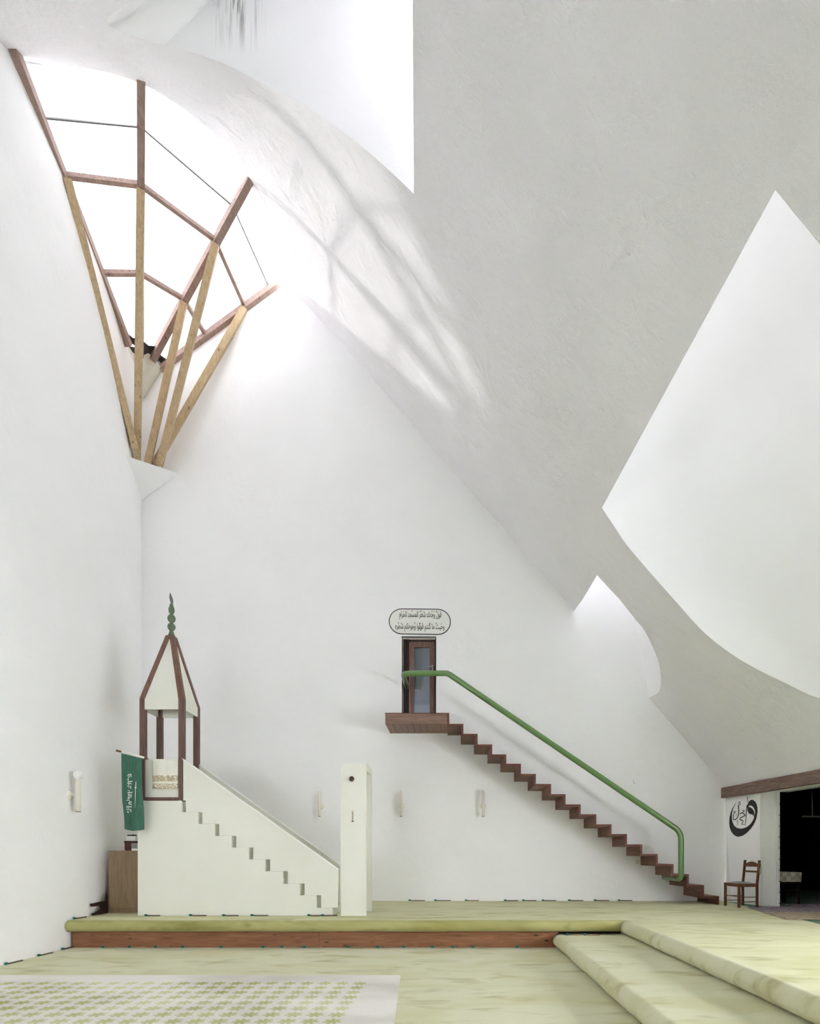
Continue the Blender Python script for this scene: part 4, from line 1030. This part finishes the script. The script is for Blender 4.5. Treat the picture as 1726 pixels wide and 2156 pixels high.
stroke([(372, 372), (380, 450), (372, 520), (350, 560), (320, 582), (300, 558), (308, 500), (328, 470)], 15, 9)
stroke([(398, 497), (432, 480), (466, 518), (430, 538), (400, 558), (398, 580), (425, 582)], 14, 12)
stroke([(390, 322), (378, 345), (390, 374), (401, 350), (390, 322)], 8, 8)
stroke([(308, 452), (322, 480), (337, 455)], 11, 6)
stroke([(437, 437), (450, 468), (466, 437)], 12, 6)
stroke([(344, 492), (346, 522)], 6, 4)
stroke([(360, 585), (364, 625), (358, 660)], 10, 4)
stroke([(414, 602), (434, 588), (442, 606), (420, 640), (455, 642)], 9, 9)

# ================================================================== CHAIR
ch = empty('wooden_chair', (5.5, 10.5, PZ)); tag(ch, 'dark wooden chair with grey padded seat beside the poster wall', 'chair')
FL, FR = Vector((5.36, 10.78, 0)), Vector((5.41, 10.36, 0)); dv = Vector((0.37, 0.05, 0)); BL_, BR2 = FL + dv, FR + dv
def leg(p, q, w, nme='leg'): bar(nme, p, q, w, w, 'chair_wood', ch, dv)
zs = PZ + 0.44
leg(FL + Vector((0, 0, PZ + 0.001)), FL + Vector((0, 0, zs + 0.02)), 0.038); leg(FR + Vector((0, 0, PZ + 0.001)), FR + Vector((0, 0, zs + 0.02)), 0.038)
bk = Vector((0.05, 0.007, 0))
for p in (BL_, BR2):
    bar('leg', p + Vector((0, 0, PZ + (0.007 if p is BR2 else 0.001))), p + Vector((0, 0, zs)), 0.036, 0.036, 'chair_wood', ch, dv)
    bar('back_post', p + Vector((0, 0, zs)), p + bk + Vector((0, 0, PZ + 0.9)), 0.034, 0.034, 'chair_wood', ch, dv)
for a, b in ((FL, FR), (FR, BR2), (FL, BL_), (BL_, BR2)):
    bar('apron_rail', a + Vector((0, 0, zs - 0.015)), b + Vector((0, 0, zs - 0.015)), 0.024, 0.06, 'chair_wood', ch)
for a, b, z in ((FL, FR, 0.21), (FR, BR2, 0.2), (FR, BR2, 0.11), (FL, BL_, 0.2), (FL, BL_, 0.11)):
    bar('stretcher', a + Vector((0, 0, PZ + z)), b + Vector((0, 0, PZ + z)), 0.014, 0.014, 'chair_wood', ch)
rows = []
for i in range(9):
    u = i / 8; row = []
    for k in range(9):
        v = k / 8; p = (FL.lerp(FR, u)).lerp(BL_.lerp(BR2, u), v * 0.94)
        h = 0.012 + 0.036 * (max(0, math.sin(math.pi * u)) ** 0.5) * (max(0, math.sin(math.pi * v)) ** 0.5)
        row.append(Vector((p.x, p.y, zs + h)))
    rows.append(row)
vs, fs = loft(rows); link('seat_pad', pyd('seat_pad', vs, fs), 'grey_upholstery', ch, True)
def back_slat(z0, z1, arch_h):
    a = BL_ + bk * ((z0 + z1) / 2 - 0.44) / 0.46; b = BR2 + bk * ((z0 + z1) / 2 - 0.44) / 0.46; d = (b - a); nn = Vector((d.y, -d.x, 0)).normalized() * 0.01
    vs, m_ = [], 13
    for s in (-1, 1):
        for i in range(m_):
            u = i / (m_ - 1); p = a + d * u + nn * s
            vs += [p + Vector((0, 0, PZ + z0)), p + Vector((0, 0, PZ + z1 + arch_h * math.sin(math.pi * u) ** 2))]
    fs = []
    for i in range(m_ - 1):
        k = 2 * i; o = 2 * m_
        fs += [(k, k + 2, k + 3, k + 1), (o + k, o + k + 2, o + k + 3, o + k + 1), (k + 1, k + 3, o + k + 3, o + k + 1), (k, k + 2, o + k + 2, o + k)]
    link('back_slat', pyd('back_slat', vs, fs), 'chair_wood', ch)
back_slat(0.775, 0.83, 0.045); back_slat(0.665, 0.70, 0.0)
lp = BR2 + bk * 0.8 + Vector((0.0, -0.022, PZ + 0.86))
beads = tube('cord_loop', [lp + Vector((0.012 * math.sin(a) * 1.8, -0.008, -0.11 + 0.11 * math.cos(a))) for a in [2 * math.pi * k / 20 for k in range(21)]], 0.006, 'bead_pale', None, 6)
tag(beads, 'pale cord loop hanging over the wooden chair back', 'cord')

# ================================================================== SIDE ROOM THINGS
tbx = empty('small_table', (6.7, 11.2, PZ)); tag(tbx, 'small table with checked cloth inside the dark opening', 'table')
tx0, tx1, ty0, ty1, tzt = 6.40, 6.96, 10.95, 11.5, P(1660, 1836.5, 10.95).z
box('table_top', tx0, tx1, ty0, ty1, tzt - 0.02, tzt - 0.003, 'dark_wood', tbx)
for x in (tx0 + 0.03, tx1 - 0.03):
    for y in (ty0 + 0.03, ty1 - 0.03): box('leg', x - 0.02, x + 0.02, y - 0.02, y + 0.02, PZ + 0.017, tzt - 0.02, 'dark_wood', tbx)
box('stretcher', tx0 + 0.05, tx1 - 0.05, ty0 + 0.02, ty0 + 0.04, PZ + 0.28, PZ + 0.31, 'dark_wood', tbx)
dz = P(1660, 1857, 10.94).z
rows = []
ring = [(tx0 - 0.01, ty0 - 0.01), (tx1 + 0.01, ty0 - 0.01), (tx1 + 0.01, ty1 + 0.01), (tx0 - 0.01, ty1 + 0.01)]
per = []
for k in range(4):
    a, b = ring[k], ring[(k + 1) % 4]
    for i in range(10): per.append((a[0] + (b[0] - a[0]) * i / 10, a[1] + (b[1] - a[1]) * i / 10))
per.append(per[0]); cxx, cyy = (tx0 + tx1) / 2, (ty0 + ty1) / 2
for i, (x, y) in enumerate(per):
    f = 1 + 0.03 * math.sin(i * 2.3); rows.append([Vector((cxx, cyy, tzt)), Vector((cxx + (x - cxx) * 0.98, cyy + (y - cyy) * 0.98, tzt)), Vector((x, y, tzt - 0.01)), Vector((cxx + (x - cxx) * f, cyy + (y - cyy) * f, dz))])
vs, fs = loft(rows); tc_ = link('tablecloth', pyd('tablecloth', vs, fs), 'table_cloth'); tag(tc_, 'checked pale cloth draped over the small table', 'tablecloth')
hl = empty('hanging_lamp', P(1710, 1719, 12.2)); tag(hl, 'tube lamp hanging on a rod inside the dark side room', 'lamp')
pA = P(1710, 1719, 12.2)
tube('rod', [(pA.x, 12.2, pA.z), (pA.x - 0.01, 12.2, 2.95)], 0.012, 'grey_upholstery', hl, 8)
box('lamp_tube', P(1688, 1719, 12.2).x, P(1740, 1719, 12.2).x, 12.18, 12.22, pA.z - 0.02, pA.z + 0.015, 'grey_upholstery', hl)

# ================================================================== PRAYER BEADS
def strand_mesh(seed, L=0.2, pale=False):
    rnd = random.Random(seed); bm = bmesh.new(); m_ = 22
    for i in range(m_):
        x = 0.03 + L * i / m_; y = 0.008 * math.sin(i * 0.9 + seed) * rnd.random(); 
        bmesh.ops.create_icosphere(bm, subdivisions=1, radius=0.0105, matrix=Matrix.Translation((x, y, 0.0105)))
    me = bpy.data.meshes.new('bead_strand'); bm.to_mesh(me); bm.free(); return me
def tassel_mesh():
    prof = [(0.003, 0.035), (0.012, 0.028), (0.016, 0.012), (0.018, 0.0), (0.012, -0.018), (0.004, -0.024)]
    vs, fs, n_ = [], [], 8
    for r_, z in prof:
        for k in range(n_): a = 2 * math.pi * k / n_; vs.append((z, r_ * math.cos(a), 0.018 + r_ * math.sin(a)))
    for i in range(len(prof) - 1):
        for k in range(n_): fs.append((i * n_ + k, i * n_ + (k + 1) % n_, (i + 1) * n_ + (k + 1) % n_, (i + 1) * n_ + k))
    fs += [tuple(range(n_)), tuple((len(prof) - 1) * n_ + k for k in range(n_))]
    return pyd('tassel', vs, fs)
SM = {(p, s): strand_mesh(s) for p in (0, 1) for s in range(3)}
for (p, s), me in SM.items(): me.materials.append(MAT['bead_pale' if p else 'bead_brown'])
TM = tassel_mesh(); TM.materials.append(MAT['tassel_green']); nb_ = 0
def beads_at(pos, length_scale, rot, pale, label, group):
    global nb_
    e = empty('prayer_beads', pos); e.rotation_euler = (0, 0, rot); tag(e, label, 'prayer beads', group)
    for nme, me in (('bead_strand', SM[(pale, nb_ % 3)]), ('tassel', TM)):
        o = bpy.data.objects.new(nme, me); COL.objects.link(o); o.parent = e
        if nme == 'bead_strand': o['kind'] = 'stuff'; o.scale = (length_scale, 1, 1)
    nb_ += 1
LB = 'prayer beads with green tassel lying along the wooden platform riser'
for z in [430, 540, 650, 765, 930, 1105, 1185, 1280, 1465, 1590, 1700]:
    px = z / 2.007; beads_at((P(px + 2, 1993, 8.45).x, 8.44 + 0.02 * random.random(), 0.001), random.uniform(0.9, 1.3), random.uniform(-0.03, 0.03), 1, LB, 'prayer beads along the platform riser')
for z in [95, 180, 265, 450]:
    px = 860 + z / 1.993; beads_at((P(px + 2, 1993, 8.45).x, 8.45, 0.001), random.uniform(0.9, 1.2), random.uniform(-0.03, 0.03), 1, LB, 'prayer beads along the platform riser')
LS = 'prayer beads with green tassel lying on the lower carpeted step'
for z in [662, 735]:
    px = 860 + z / 1.993; beads_at((P(px + 2, 1966, 8.3).x, 8.31, 0.216), 1.0, 0.0, 1, LS, 'prayer beads on the lower step')
LM = 'prayer beads with green tassel lying along the foot of the pulpit'
for z in [612, 800, 940, 1060, 1300, 1358]:
    px = z / 2.007; beads_at((P(px + 2, 1928, 8.99).x, 8.985, PZ + 0.001), random.uniform(1.0, 1.2), random.uniform(-0.02, 0.02), 0, LM, 'prayer beads along the pulpit foot')
LW_ = 'prayer beads with green tassel lying along the foot of the back wall'
for z in [2, 110, 238, 402, 478, 560, 670, 778, 878]:
    px = 860 + z / 1.993; beads_at((P(px + 1, 1897, YB).x, YB - 0.03, PZ + 0.001), random.uniform(1.2, 1.5), 0.0, 0, LW_, 'prayer beads along the back wall')
LL = 'prayer beads with green tassel lying along the foot of the left wall'
for (px, py, z) in ((152, 1937, PZ), (128, 2000.5, 0.0), (82, 2014, 0.0), (2, 2032, 0.0)):
    y = 8.55 if z > 0 else PF(px, py, 0.0).y
    beads_at((leftx(y, z) + 0.035, y, z + 0.001), 1.2, math.pi / 2 - 0.03, 0, LL, 'prayer beads along the left wall')
